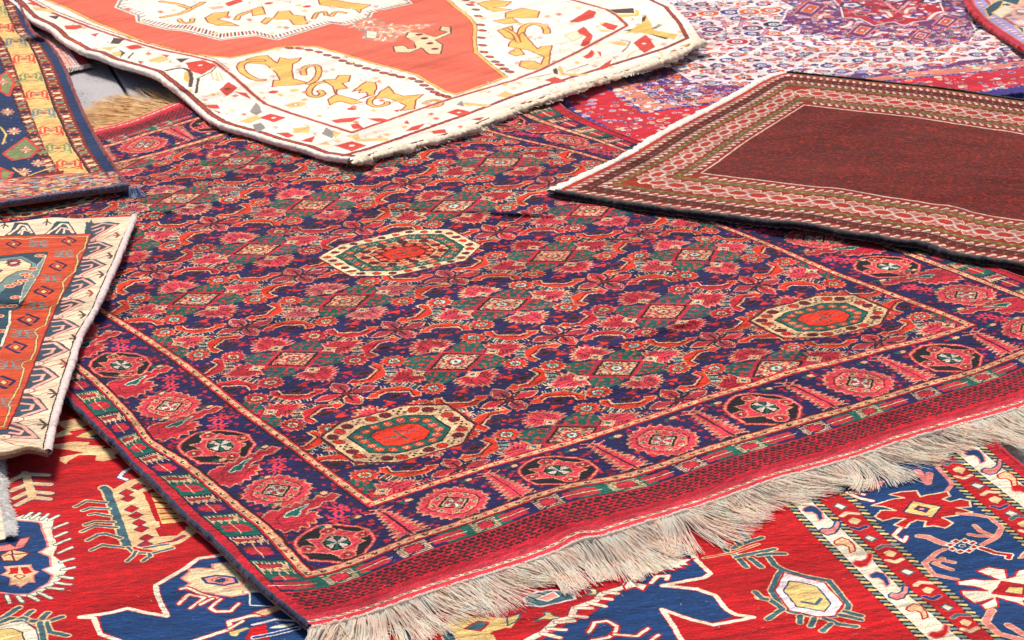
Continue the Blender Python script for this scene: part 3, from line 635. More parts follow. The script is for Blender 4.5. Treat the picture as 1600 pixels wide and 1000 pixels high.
t.poly([(60, 548), (115, 545), (112, 585), (50, 590), (65, 570)], 'red'); t.poly([(125, 545), (172, 545), (205, 575), (150, 590)], 'red'); t.poly([(90, 600), (125, 590), (160, 600), (120, 620)], 'tan', 'dred', 2)
t.poly([(-90, 420), (0, 410), (60, 400), (95, 415), (120, 370), (190, 350), (150, 420), (60, 440), (-90, 450)], 'pink', 'dred', 2)
# lower-left tendrils
for P in ([(-20, 875), (20, 860), (120, 795)], [(0, 890), (60, 865), (130, 870), (200, 820)], [(60, 905), (140, 860), (230, 895), (300, 830)], [(200, 880), (280, 890), (390, 855)], [(290, 890), (310, 950), (420, 970)], [(250, 890), (285, 1050)], [(-20, 930), (80, 890), (130, 880)]): t.line(P, 9, 'slate', 'tan', 6)
t.poly([(-60, 930), (60, 890), (150, 880), (220, 930), (245, 990), (240, 1060), (-60, 1060)], 'ivory', 'blue', 2); t.poly([(-60, 945), (60, 925), (140, 950), (165, 1060), (-60, 1060)], 'gold', 'black', 2)
# comb and basket motif
t.poly([(700, 60), (800, 0), (940, -30), (1000, 30), (910, 75), (920, 110), (985, 230), (1005, 290), (975, 305), (1000, 352), (1100, 345), (1150, 312), (1155, 288), (1240, 290), (1240, 325), (1130, 395), (1040, 430), (960, 442), (860, 425), (800, 400)], 'tan', 'red', 2)
for c in ((865, 40), (790, 78), (800, 115), (822, 180), (848, 220), (868, 266), (885, 304), (914, 360), (905, 402)): t.poly([(c[0]-48, c[1]+6), (c[0], c[1]-22), (c[0]+48, c[1]-4), (c[0], c[1]+22)], 'red', 'dblue', 1.6)
t.line([(885, 400), (960, 410), (1080, 380), (1145, 350)], 5, 'kred', 'blue', 3)
t.line([(905, 75), (985, 255)], 6, 'red')
t.poly([(940, 80), (1000, 70), (1040, 95), (1080, 120), (1140, 165), (1185, 235), (1180, 255), (1010, 275)], 'yellow')
for P in ([(955, 105), (1070, 118)], [(965, 140), (1105, 150)], [(985, 175), (1130, 182)], [(1000, 208), (1150, 205)], [(1015, 245), (1110, 240)]): t.line(P, 5, 'red')
t.line([(648, 48), (668, 60), (700, 150), (750, 290), (795, 415)], 15, 'slate', 'tan', 8)
for P in ([(470, 167), (540, 130), (665, 140)], [(520, 190), (560, 174), (680, 180)], [(560, 216), (600, 208), (690, 225)], [(530, 280), (592, 258), (710, 262)], [(510, 322), (590, 285), (730, 296)], [(545, 377), (612, 340), (660, 335), (755, 362)], [(570, 437), (640, 405), (775, 422)], [(800, 420), (835, 452), (940, 460), (1080, 424)], [(850, 445), (835, 470), (795, 506)], [(930, 460), (940, 475), (890, 506)], [(900, 425), (1050, 400)]): t.line(P, 6, 'slate', 'tan', 5)
# blue palmette with cream edge, half under the rug
BP = [(1660, 440), (1440, 470), (1240, 500), (1150, 565), (985, 655), (1035, 830), (800, 805), (610, 855), (640, 950), (790, 1010), (960, 1100), (2100, 1100), (2100, 900), (1700, 560)]
t.poly(BP, 'blue', 'red', 3)
t.line([(1660, 430), (1440, 458), (1235, 492), (1145, 560), (972, 657), (990, 740), (1045, 850), (920, 830), (800, 803), (680, 830), (500, 857), (585, 862), (625, 962), (790, 1020), (960, 1110)], 9, 'ivory', 'red', 3)
t.poly([(1130, 612), (1185, 575), (1180, 555), (1250, 548), (1330, 555), (1325, 525), (1480, 510), (1550, 560), (1620, 630), (1620, 695), (1450, 730), (1300, 705), (1180, 690), (1130, 675), (1190, 645)], 'cream2', 'pink', 4)
t.poly([(1265, 612), (1350, 595), (1462, 608), (1480, 642), (1400, 658), (1290, 642)], 'pink', 'blue', 5); t.poly([(1320, 625), (1370, 608), (1425, 622), (1380, 645)], 'gold', 'dred', 2); t.ell((1375, 627), 9, 7, 'blue')
t.line([(1480, 570), (1530, 620), (1510, 660), (1400, 680)], 5, 'pink', None)
for P in ([(1130, 680), (1165, 672), (1280, 720), (1385, 745)], [(1115, 775), (1180, 715), (1280, 735), (1190, 800)], [(1380, 745), (1310, 800), (1350, 822), (1440, 820), (1490, 772)], [(1250, 780), (1330, 740)]): t.line(P, 6, 'ivory', 'red', 6)
t.line([(1200, 1010), (1350, 960), (1440, 930), (1430, 885), (1560, 850), (1640, 840)], 8, 'ivory', 'red', 4); t.line([(1430, 930), (1520, 880)], 6, 'ivory', 'red', 4)
t.poly([(1560, 930), (1660, 890), (1700, 1050), (1500, 1060)], 'red'); t.poly([(1425, 950), (1540, 920), (1560, 930), (1500, 950), (1480, 980), (1440, 975)], 'gold', 'slate', 2)
t.off = CZ
t.line([(172, 430), (200, 520), (222, 600)], 16, 'tan', 'blue', 4)
for P in ([(58, 492), (172, 435), (325, 445)], [(80, 550), (190, 503), (338, 508)], [(100, 602), (200, 555), (342, 568)], [(118, 648), (215, 595), (335, 607)]): t.line(P, 13, 'tan', 'blue', 4)
t.line([(172, 430), (200, 520), (222, 600)], 14, 'tan')
t.poly([(380, 80), (520, 58), (600, 62), (580, 90), (620, 95), (560, 120), (600, 125), (470, 150), (500, 165), (350, 200), (370, 165), (440, 135), (400, 105)], 'tan', 'red', 2)
t.poly([(340, 240), (500, 215), (620, 220), (600, 240), (720, 245), (700, 262), (880, 262), (780, 310), (800, 330), (700, 352), (640, 345), (650, 312), (540, 310), (470, 345), (455, 375), (400, 350), (405, 322), (560, 292), (450, 272), (340, 262)], 'tan', 'red', 2)
t.poly([(505, 190), (560, 160), (640, 132), (720, 160), (720, 195), (640, 198), (560, 192)], 'yellow', 'slate', 3); t.poly([(600, 185), (680, 160), (740, 190), (660, 195)], 'slate')
t.line([(880, 400), (830, 430), (812, 460), (860, 475)], 8, 'wpink', 'blue', 4)
for P in ([(60, 300), (200, 290)],): pass
t.off = CB
t.line([(-60, 700), (30, 690), (160, 600)], 10, 'ivory', 'red', 3)
t.poly([(-40, 700), (60, 700), (180, 770), (100, 790), (-40, 780)], 'blue', 'ivory', 3)
t.poly([(-20, 830), (100, 790), (170, 770), (200, 800), (110, 830), (60, 850)], 'tan', 'red', 3)
t.line([(-20, 905), (120, 870), (240, 880)], 6, 'wpink', 'blue', 5); t.ell((165, 912), 24, 8, 'ivory', 'blue', 5); t.line([(-10, 985), (120, 960), (260, 925)], 7, 'blue', 'wpink', 5)
t.poly([(1180, 880), (1280, 840), (1440, 850), (1640, 870), (1600, 925), (1480, 945), (1510, 1010), (1260, 1010), (1210, 940)], 'gold', 'red', 3)
t.poly([(1300, 930), (1390, 880), (1455, 892), (1400, 945)], 'slate', 'red', 3); t.line([(1480, 960), (1560, 930), (1620, 940)], 8, 'red')
t.poly([(1000, 930), (1080, 895), (1130, 960), (1070, 1000), (1000, 995)], 'pink', 'red', 2); t.poly([(1080, 880), (1140, 868), (1210, 930), (1260, 1010), (1180, 1010), (1150, 950)], 'slate', 'tan', 3); t.poly([(880, 960), (950, 930), (990, 1010), (900, 1020)], 'slate', 'tan', 3)
t.off = CC
t.poly([(468, 600), (520, 543), (655, 575), (582, 630)], 'ivory', 'blue', 3)
t.poly([(70, 742), (150, 700), (250, 688), (385, 700), (395, 742), (280, 770), (180, 792), (90, 782)], 'slate', 'wpink', 4); t.poly([(155, 742), (260, 698), (292, 725), (225, 757)], 'pink', 'ivory', 3)
t.poly([(138, 888), (205, 842), (192, 824), (240, 828), (262, 850), (310, 860), (245, 872), (200, 868)], 'gold', 'slate', 3); t.poly([(450, 720), (498, 702), (482, 676), (528, 685), (532, 715)], 'gold', 'slate', 3)
t.poly([(-30, 860), (60, 830), (30, 880), (-30, 910)], 'gold', 'slate', 3)
t.poly([(740, 478), (880, 440), (1040, 398), (1085, 405), (1150, 500), (1235, 590), (1190, 612), (950, 655), (1100, 668), (1210, 690), (1290, 740), (1315, 800), (1400, 850), (1255, 895), (1120, 872), (935, 805), (985, 900), (1070, 1060), (1100, 1300), (0, 1300), (130, 1030), (240, 960), (330, 900), (470, 850), (600, 760), (700, 680), (800, 600)], 'blue', 'red', 3)
t.line([(1040, 395), (1095, 418), (1155, 500), (1242, 585), (1200, 610), (940, 660), (1150, 680), (1270, 720), (1335, 805), (1400, 842), (1512, 857), (1260, 905), (1120, 872), (938, 808), (1000, 900), (1095, 1060)], 9, 'ivory', 'red', 3)
t.line([(60, 1020), (190, 955), (280, 880), (370, 860), (390, 800), (520, 755), (560, 712), (700, 670), (740, 620), (830, 580)], 12, 'ivory', 'blue', 2)
for P in ([(280, 890), (390, 880)], [(230, 930), (330, 935)], [(190, 960), (300, 985)], [(370, 850), (465, 855)], [(400, 800), (500, 800)], [(480, 765), (580, 790)], [(530, 735), (620, 745)], [(580, 700), (660, 710)]): t.line(P, 9, 'ivory', 'red', 3)
t.poly([(735, 560), (800, 510), (760, 490), (880, 480), (960, 490), (1020, 473), (1050, 490), (1140, 490), (1090, 515), (1110, 530), (1050, 535), (1085, 550), (1010, 550), (1030, 570), (960, 560), (900, 592), (860, 580), (830, 605), (770, 640), (850, 655), (820, 695), (770, 670), (710, 690), (695, 660), (740, 610), (830, 575)], 'ivory', 'red', 4)
t.line([(870, 642), (910, 600), (975, 598), (965, 622)], 8, 'ivory', 'red', 4)
for P in ([(480, 950), (520, 890), (590, 878), (655, 915), (640, 960), (600, 985), (500, 1000)], [(640, 965), (780, 975), (850, 928)], [(870, 1000), (915, 970)]): t.line(P, 6, 'ivory', 'red', 7)
for P in ([(1380, 280), (1440, 330), (1475, 365)], [(1385, 425), (1450, 395), (1560, 360)], [(1290, 372), (1345, 442)], [(1385, 355), (1425, 405)], [(1390, 465), (1465, 542)], [(1400, 480), (1640, 432)], [(1490, 490), (1560, 542)]): t.line(P, 9, 'slate', 'tan', 5)
t.line([(1195, 487), (1380, 455), (1540, 400)], 3, 'red', 'tan', 5)
t.off = CD
for P in ([(0, 478), (40, 530), (90, 560), (220, 600), (380, 630), (440, 700), (505, 785), (480, 835), (340, 860), (140, 822), (90, 800), (20, 690), (60, 600), (90, 560)], [(-60, 470), (0, 462), (105, 460)], [(200, 850), (200, 892)], [(290, 862), (270, 912)], [(350, 862), (440, 900), (552, 915)], [(395, 900), (340, 942)], [(450, 842), (582, 872)], [(480, 822), (582, 848)], [(-60, 735), (0, 740), (60, 780), (90, 805), (0, 868)], [(-80, 700), (-40, 740), (-10, 745)]): t.line(P, 9, 'slate', 'tan', 5)
t.poly([(100, 578), (350, 640), (472, 772), (420, 848), (310, 855), (130, 812), (42, 690)], 'wpink', 'red', 3)
t.poly([(98, 692), (130, 632), (215, 640), (305, 665), (392, 770), (352, 822), (180, 790)], 'gold', 'dblue', 2.5); t.line([(215, 762), (300, 777), (332, 742), (320, 760)], 6, 'slate')
for P in ([(-260, -300+280), (-260, -250)],): pass
# rope guards
F = lambda P, z=CD: F8.t.conv(np.stack([z[0]+np.array(P)[:, 0]/z[2], z[1]+np.array(P)[:, 1]/z[2]], 1))
ropes = dict(A=[(130, 150), (240, 265), (330, 362), (450, 475), (520, 550), (640, 672), (790, 815), (870, 895), (975, 1000), (1180, 1200)],
             B=[(310, 140), (385, 210), (530, 345), (640, 445), (740, 565), (900, 715), (1000, 790), (1110, 890), (1240, 1000), (1480, 1200)],
             C=[(400, 40), (560, 150), (700, 310), (830, 430), (1000, 590), (1200, 760), (1300, 860), (1450, 1000), (1660, 1200)],
             D=[(960, -190), (1140, -10), (1290, 130), (1460, 270), (1600, 395), (1800, 560)],
             E=[(1050, -270), (1150, -170), (1350, 0), (1490, 110), (1610, 200), (1800, 340)],
             Fo=[(1240, -300), (1400, -150), (1600, 10), (1800, 180)],
             G=[(1320, -310), (1470, -190), (1620, -60), (1800, 100)])
def extend(P):                                        # carry each stripe on underneath the big rug
    P = np.asarray(P, float); G = np.array([np.r_[P[0]*0, 0][:2]]); return P
def band(n1, n2, c):
    t.off = None; a = F(ropes[n1]); b = F(ropes[n2]); t.poly(np.r_[a, b[::-1]], c)
def up(P, k=.7):
    a = F(P); d = a[0]-a[min(4, len(a)-1)]; d /= np.hypot(*d); return np.r_[[a[0]+d*k], a]
RP = {k: up(v, .12) for k, v in ropes.items()}
t.off = None
def bandp(a, b, c): t.poly(np.r_[RP[a], RP[b][::-1]], c)
bandp('A', 'B', 'ivory'); bandp('B', 'C', 'red'); bandp('C', 'D', 'blue'); bandp('D', 'E', 'red'); bandp('E', 'Fo', 'ivory'); bandp('Fo', 'G', 'kred')
for k in 'A B C D E Fo'.split():
    P = RP[k]; t.line(P, 15, 'black'); d = np.r_[0, np.cumsum(np.hypot(*np.diff(P, axis=0).T))]; n = int(d[-1]/.0115)
    Q = poly_at(P, np.linspace(0, 1, n)); dr = np.gradient(Q, axis=0); dr /= np.hypot(*dr.T)[:, None]; nn = np.stack([-dr[:, 1], dr[:, 0]], 1)
    for i, (p, u, v) in enumerate(zip(Q, dr, nn)): t.line([p-v*.0035-u*.002, p+v*.0035+u*.002], 7, 'gold' if i % 2 else 'steel')
t.off = CD
def curl_leaf(cx, cy, c, o, fl=1, s=1.0):
    L = [(-65, -30), (-20, -48), (25, -35), (55, 0), (62, 35), (30, 48), (20, 10), (-10, -5), (-50, -2), (-70, -15)]
    t.poly([(cx+x*s, cy+y*s*fl) for x, y in L], c, o, 3)
for c in ((285, 205, 'blue', 'pink'), (392, 298, 'pink', 'blue'), (482, 408, 'tan', 'red'), (595, 500, 'red', 'pink'), (700, 618, 'blue', 'pink'), (820, 702, 'pink', 'blue'), (935, 822, 'tan', 'red'), (1070, 945, 'red', 'pink')):
    curl_leaf(c[0], c[1], c[2], c[3], 1 if c[2] in ('blue', 'tan') else -1)
def wdia(c): t.poly([(c[0]-42, c[1]-4), (c[0]-14, c[1]-22), (c[0]+44, c[1]), (c[0]+10, c[1]+22)], 'ivory', 'slate', 3)
def cdia(c, f=0):
    x, y = c; t.poly([(x-50, y-5), (x-10, y-25), (x+48, y-5), (x+20, y+28), (x-30, y+15)], 'tan', 'red', 3)
    t.line([(x-80, y-30), (x-50, y-50), (x+20, y-45)], 8, ('cream2', 'slate')[f], 'pink', 3); t.line([(x-20, y+42), (x+30, y+55), (x+72, y+35)], 8, ('blue', 'cream2')[f], 'pink', 3)
for c in ((450, 165), (640, 365), (870, 575), (1120, 797), (1310, 35), (1522, 210)): wdia(c)
for i, c in enumerate(((542, 255), (765, 458), (1000, 688), (1235, 890), (1422, 122), (1600, 275))): cdia(c, i % 2)
for c in ((1590, 75, 'red', 'pink'), (1700, 180, 'blue', 'pink')): curl_leaf(*c)
t.off = CE
for c in ((1215, 778, 'red', 'pink', -1), (1295, 850, 'blue', 'pink', 1), (1405, 922, 'pink', 'blue', -1), (1500, 995, 'tan', 'red', 1)): curl_leaf(*c)
for c in ((1100, 858),): wdia(c)
cdia((1020, 780), 0); cdia((1195, 935), 1)
t.off = CD
t.poly([(600, 70), (640, 10), (740, 0), (700, 50), (650, 75)], 'pink', 'blue', 2)
t.line([(930, -60), (1000, 20), (1010, -40)], 14, 'pink'); t.line([(1060, -80), (1150, 20), (1120, 65), (1080, 110)], 9, 'pink')
RPm = [(648, 160), (700, 140), (780, 120), (850, 110), (760, 92), (830, 72), (930, 66), (952, 105), (1010, 90), (1060, 82), (1120, 72), (1140, 98), (1090, 120), (1140, 135), (1200, 118), (1260, 130), (1268, 170), (1180, 172), (1280, 200), (1180, 222), (1085, 232), (1160, 270), (1105, 300), (1040, 285), (975, 292), (990, 258), (930, 250), (890, 268), (860, 300), (785, 280), (860, 240), (790, 235), (720, 255), (668, 228), (705, 190), (800, 190), (720, 165)]
t.poly(RPm, 'red', 'cream2', 4)
t.poly([(845, 200), (905, 130), (1085, 165), (1025, 235)], 'gold', 'dblue', 3); t.poly([(915, 182), (945, 160), (1010, 178), (985, 202)], 'blue', 'dred', 3); t.ell((962, 181), 5, 4, 'pink')
for P in ([(1190, 210), (1290, 215), (1385, 232), (1462, 296), (1430, 355), (1340, 405)], [(1100, 432), (1060, 450), (978, 520), (1035, 590), (1180, 622)]): t.line(P, 8, 'pink', 'tan', 3)
for P in ([(1260, 340), (1320, 350), (1400, 350)], [(1290, 285), (1330, 320), (1400, 345)], [(1090, 490), (1050, 520)], [(1160, 515), (1080, 500), (1040, 500)], [(1145, 558), (1090, 540), (1040, 520)]): t.line(P, 8, 'pink', 'tan', 3)
t.line([(945, 350), (1000, 355), (1060, 385), (1110, 400)], 12, 'pink', 'tan', 4)
t.line([(1330, 425), (1420, 455), (1515, 468), (1500, 488)], 8, 'red', 'ivory', 6); t.line([(830, 300), (785, 345), (850, 385), (868, 352)], 7, 'ivory', 'red', 4); t.line([(500, 80), (560, 110), (650, 130)], 9, 'ivory', 'red', 4); t.line([(520, 75), (600, 90)], 7, 'ivory', 'red', 4)
for k in range(8):
    a = k*pi/4+.2; x, y = 1215+75*cos(a), 412+34*sin(a); t.poly([(x-28, y), (x, y-14), (x+28, y), (x, y+14)], 'red', 'ivory', 3)
t.ell((1215, 410), 6, 5, 'blue', 'ivory', 2)
t.poly([(1180, 632), (1290, 618), (1350, 625), (1440, 622), (1300, 570), (1375, 543), (1485, 560), (1495, 612), (1540, 600), (1560, 565), (1700, 540), (1800, 650), (1700, 760), (1600, 755), (1620, 800), (1560, 770), (1430, 735), (1440, 790), (1355, 812), (1330, 782), (1405, 740), (1290, 772), (1215, 722), (1205, 692), (1370, 692), (1290, 665), (1190, 655)], 'ivory', 'red', 4)
t.poly([(1395, 712), (1460, 628), (1620, 655), (1600, 738)], 'red'); t.poly([(1475, 700), (1505, 665), (1600, 672), (1590, 715)], 'gold', 'dred', 2)
t.line([(1400, 815), (1360, 885), (1440, 960), (1640, 1010)], 11, 'pink', 'tan', 4); t.line([(1500, 905), (1600, 965)], 10, 'pink', 'tan', 4); t.poly([(1560, 490), (1620, 430), (1640, 480)], 'pink', 'tan', 3)
t.off = None
img8 = t.image('scarlet_chart', seed=8, band=.06, streak=.075, speck=.12, sl=14, dl=6)
m8 = pile('scarlet_wool', img8, F8.yaw, sheen=.04, tint=(1, .8, .8), wobble=.0010, size=F8.size(), bump=.8)
N8 = [(-420, 1400), (2250, 1400)]; FF8 = [(-300, 560), (1385, 552)]
R8e = [(2250, 1400), (1730, 836), (1600, 731), (1533, 675), (1470, 622), (1385, 552)]; L8e = [(-420, 1400), (-300, 560)]
S8 = Coons(N8, FF8, L8e, R8e, 1)
Z8 = .003
root8 = thing('carpet', 'scarlet rug with blue palmettes and blue border, lying under the long fringe in front', 'carpet', (*ground([(900, 950)])[0], 0))
rp = {k: v for k, v in RP.items()}
def side_of(P, Q):                                    # signed offset of points Q from the stripe P, positive on the outer side
    d = P[-1]-P[0]; n = np.array([-d[1], d[0]]); n /= np.hypot(*n)
    s_ = (Q-P[0])@n; return s_ if n[0] > 0 else -s_
def cls8(C):
    Q = F8.loc(S8(C)); k = np.zeros(len(C), int)
    for i, n in enumerate(('A', 'B', 'C', 'D', 'E', 'Fo')): k[side_of(RP[n], Q) > 0] = i+1
    return k
parts8 = {0: ('field', m8, None), 1: ('inner_guard_stripe', m8, 'cream stripe of curled leaves'), 2: ('guard_stripe', m8, 'red stripe of diamonds'), 3: ('border', m8, 'blue border with red and cream palmettes'), 4: ('guard_stripe', m8, 'red stripe of diamonds'), 5: ('outer_guard_stripe', m8, 'cream stripe of curled leaves'), 6: ('edge_stripe', m8, None)}
G8 = make_rug(root8, S8, 200, 160, F8.uv, Z8, parts8, cls8, (), .008)
tube('selvedge', root8, G8[:, -1], .0035, yarn('red_selvedge_yarn', (200, 30, 46), .2), seed=8)
# ================================================================== 3. dark maroon rug with olive stripes, right
NR4 = [(868, 299), (885, 302), (1000, 321), (1050, 328), (1120, 336), (1200, 347), (1240, 348), (1290, 357), (1325, 365), (1362, 369), (1412, 378), (1440, 379), (1490, 398), (1550, 406), (1600, 413), (1700, 436), (1950, 492)]
FR4 = [(1230, 113), (1330, 123), (1400, 131), (1462, 137), (1530, 147), (1600, 158), (1950, 205)]
LR4 = [(868, 299), (925, 272), (985, 243), (1025, 218), (1045, 206), (1095, 180), (1150, 152), (1200, 122), (1230, 113)]
RR4 = [(1950, 492), (1950, 205)]
S4 = Coons(NR4, FR4, LR4, RR4, 1)
W4, H4, BW = 1.44, 1.02, .245
t = Tex(0, 0, W4, H4, 1000, 1000, 'maroon'); JJ, II = np.meshgrid(np.arange(t.W), np.arange(t.H)); X = (JJ+.5)/1000; Y = (II+.5)/1000
r4 = np.random.default_rng(44)
fl = r4.random(t.a.shape); b_ = ((X*1000//7 + Y*1000//5) % 2 == 0)
t.a[(fl > .80) & b_] = PAL['rust']; t.a[(fl < .10)] = PAL['dred']; t.a[(fl > .45) & (fl < .475)] = PAL['navy']
lowk = np.kron(r4.random((t.H//4+1, t.W//7+1)) > .72, np.ones((4, 7), bool))[:t.H, :t.W]; t.a[lowk & (fl > .35)] = PAL['rust']
XL = 1.20
d = np.minimum(X*XL, np.minimum(Y, H4-Y))
for lo, hi, c in ((0, .245, 'rust'), (0, .010, 'olive'), (.013, .036, 'rust'), (.036, .066, 'maroon'), (.066, .086, 'rust'), (.088, .102, 'olive'), (.102, .19, 'rust'), (.188, .204, 'olive'), (.204, .238, 'rust'), (.238, .243, 'bone')):
    t.a[(d >= lo) & (d < hi)] = PAL[c]
t.a[(X < .012) & (Y > X) & (Y < H4-X)] = PAL['rorange']
def side4(k):
    if k == 0: return W4, lambda u, v: (u, v)
    if k == 1: return H4, lambda u, v: (v/XL, u)
    return W4, lambda u, v: (u, H4-v)
for k in range(3):
    Ls, g = side4(k); G_ = lambda P: [g(u, v) for u, v in P]; end = Ls if k != 1 else Ls
    def run(v, st):
        hi = (H4-v) if k == 1 else W4
        return np.arange(v+st*.5, hi-st*.3, st)
    for v0, st, c in ((.016, .021, 'bone'), (.066, .021, 'bone'), (.209, .022, 'bone')):
        for u in run(v0, st):
            t.line(G_([(u-.009, v0), (u+.010, v0+.001)]), 2.2, 'grey'); t.line(G_([(u-.007, v0+.003), (u+.001, v0+.011)]), 5.0, c); t.ell(G_([(u+.003, v0+.013)])[0], 5.2, 5.0, c, n=8)
    for u in run(.05, .024):
        cc = ('lpink', 'olive')[int(u/.024) % 2]; t.line(G_([(u-.005, .055), (u, .049), (u+.005, .055)]), 1.9, cc); t.line(G_([(u, .049), (u-.002, .043)]), 1.9, cc)
    for v0 in (.095, .196):
        for u in run(v0, .012): t.ell(G_([(u, v0)])[0], 3.2, 3.2, 'moss' if int(u/.012) % 2 else 'brown', n=6)
    for i, u in enumerate(run(.125, .046)):
        vc = .146; hx, hv = .0155, .015; q_ = .023
        for s_ in (-1, 1):
            O = [(u+q_-.015, vc+s_*.007), (u+q_, vc+s_*.001), (u+q_+.015, vc+s_*.007), (u+q_+.021, vc+s_*.020), (u+q_+.012, vc+s_*.034), (u+q_+.001, vc+s_*.028), (u+q_-.010, vc+s_*.036), (u+q_-.021, vc+s_*.022)]
            t.poly(G_(O), 'lpink', 'bone', 2.6); t.ell(G_([(u+q_+.001, vc+s_*.018)])[0], 4.2, 3.4, 'mauve', 'rust', 1.4, n=8)
        E_ = [(u-.024, vc), (u-.012, vc+hv), (u+.012, vc+hv), (u+.024, vc), (u+.012, vc-hv), (u-.012, vc-hv)]
        t.poly(G_(E_), 'rorange', 'bone', 4.2); t.line(G_([(u+(x-u)*.80, vc+(y-vc)*.78) for x, y in E_]), 1.5, 'grey', closed=True)
t.a[(d > .245)] = np.where(t.a[d > .245] == PAL['bone'], PAL['maroon'], t.a[d > .245])
img4 = t.image('maroon_chart', knot=1, seed=4, streak=.07, speck=.14, sl=5)
m4 = pile('maroon_wool', img4, radians(-24), sheen=.0, nap=(.8, 1.14), tint=(1, .75, .7), wobble=.0013, size=(W4, H4))
root4 = thing('carpet', 'dark maroon rug with plain centre, white hooked stripes and thick black edge at right', 'carpet', (*ground([(1450, 260)])[0], 0))
def cls4(C):
    q = np.minimum(C[:, 0]*W4*XL, np.minimum(C[:, 1]*H4, (1-C[:, 1])*H4)); k = np.zeros(len(C), int); k[q < .245] = 1; k[q < .204] = 2; k[q < .1] = 1; return k
B4 = [((985, 243), .10, .04, radians(-35), .012), ((1245, 352), .05, .05, 0, .006), ((1410, 380), .06, .05, 0, .007), ((1330, 186), .10, .05, radians(60), .008), ((1460, 140), .12, .04, radians(60), .004), ((1090, 180), .08, .05, 0, .006)]
Z4 = .034
G4 = make_rug(root4, S4, 144, 100, lambda ST, XY: ST.copy(), Z4, {0: ('field', m4, None), 1: ('guard_stripe', m4, None), 2: ('border', m4, 'border of pink and rust lozenges')}, cls4, B4, .010)
M_BLACKC = yarn('black_selvedge_yarn', (34, 30, 38), .5, 200, sheen=.6)
M_WHITEC = yarn('white_warp_yarn', (250, 236, 224), .03, 200, sheen=.3, rgb2=(240, 214, 200))
tube('selvedge', root4, G4[0]+[0, 0, -.003], .0085, M_BLACKC, n=10, seed=4, rough=.12, flat=.8, label='thick black bound edge', lump=.03)
tube('selvedge', root4, G4[-1], .004, M_BLACKC, n=6, seed=5, rough=.1)
tube('warp_end', root4, G4[:, 0]+[-.008, .006, -.003], .0115, M_WHITEC, n=12, seed=6, rough=.14, flat=.35, label='white braided end')

# ================================================================== 4. ivory and coral rug, top middle
LR2 = [(545, 251), (505, 246), (480, 236), (432, 224), (400, 213), (375, 207), (345, 198), (325, 186), (305, 168), (287, 152), (268, 137), (245, 119), (215, 110), (175, 99), (155, 89), (135, 85), (115, 74), (100, 66), (88, 54), (75, 45), (52, 35), (38, 22), (27, 9), (-20, -25), (-120, -75)]
NR2 = [(545, 251), (600, 233), (675, 215), (737, 195), (800, 168), (850, 150), (900, 133), (990, 106), (1050, 84), (1094, 60)]
RR2 = [(1094, 60), (1078, 35), (1055, 12), (1035, -5), (1000, -40), (900, -130)]
FR2 = [(-120, -75), (900, -130)]
S2 = Coons(NR2, FR2, LR2, RR2, 2)
F2 = Frame(radians(47), [(-120, -75), (900, -130), (1110, 60), (545, 260), (0, 0)], 850, 'white', .03); t = F2.t
T1, T2, T3 = (0, 0, 4), (400, 0, 4), (800, 0, 4)
t.off = T1
def px4(lst):                                         # mixed crops -> photo pixels
    return [(o[0]+x/4, o[1]+y/4) for o, L in lst for x, y in L]
PXF = (0, 0, 1)
gold_line = px4([(T1, [(-400, -260), (200, -40), (430, 55), (600, 140), (900, 262), (1200, 338), (1440, 362), (1600, 330)]), (T2, [(130, 298), (250, 288), (370, 290), (560, 340), (700, 385), (860, 425), (1000, 465), (1100, 525), (1180, 570), (1250, 588), (1400, 540), (1560, 480), (1470, 410), (1372, 325), (1365, 240), (1370, 160), (1330, 105), (1250, 45), (1200, 0), (1150, -80), (1100, -300)])])
t.off = PXF
t.poly(gold_line+[(600, -200), (0, -200)], 'coral'); t.line(gold_line, 7, 'goldd', 'brownl', 3)
med = px4([(T1, [(600, -300), (780, -40), (735, 45), (865, 95), (870, 135), (1050, 182), (1150, 188), (1380, 246), (1600, 218)]), (T2, [(130, 245), (300, 192), (470, 140), (560, 152), (690, 120), (720, 75), (960, 20), (900, -40), (900, -300)])])
t.poly(med, 'white', 'grey', 5)
P = poly_at(np.array(med), np.linspace(0, 1, 110))

t.line(med, 5, 'grey', 'white', 8); cm_ = np.mean(med, 0)
for i, p in enumerate(P):
    v = (np.array([330, -20])-p); v /= np.hypot(*v); t.line([p+v*3, p+v*9+[2, 0]], 4, 'brown' if i % 2 else 'redw')
t.off = T2
pend = np.array([(590, 160), (640, 130), (700, 108), (760, 122), (830, 150), (960, 160), (1130, 148), (1040, 180), (960, 190), (930, 215), (890, 225), (860, 262), (760, 255), (665, 240), (690, 205), (640, 185)], float)
t.poly(pend, 'salmon', 'grey', 3); r2 = np.random.default_rng(21); k = 0
while k < 150:
    q = r2.uniform((590, 108), (1130, 262))
    if inside(np.array([q]), pend)[0]:
        k += 1; a = r2.uniform(0, 6.28); t.line([q, q+[26*cos(a), 10*sin(a)]], r2.uniform(2.5, 5), r2.choice(['ivory', 'cream2', 'white', 'blush', 'coral', 'grey', 'gold']))
t.poly([(690, 190), (760, 200), (750, 240), (690, 235)], 'ivory', 'grey', 2.5); t.line([(700, 215), (745, 220)], 3, 'salmon')
t.poly([(858, 290), (925, 283), (955, 305), (1000, 300), (985, 262), (935, 232), (952, 200), (1040, 205), (1120, 230), (1200, 200), (1150, 190), (1155, 165), (1218, 168), (1220, 208), (1122, 250), (1168, 280), (1155, 338), (1080, 338), (1035, 298), (960, 330), (868, 325)], 'cream2', 'brown', 3)
t.poly([(915, 262), (960, 240), (990, 262), (985, 290), (955, 295)], 'coral')
for c in ((1020, 215), (1052, 240), (1088, 270), (1118, 305)): t.ell(c, 9, 7, 'dred', n=8)
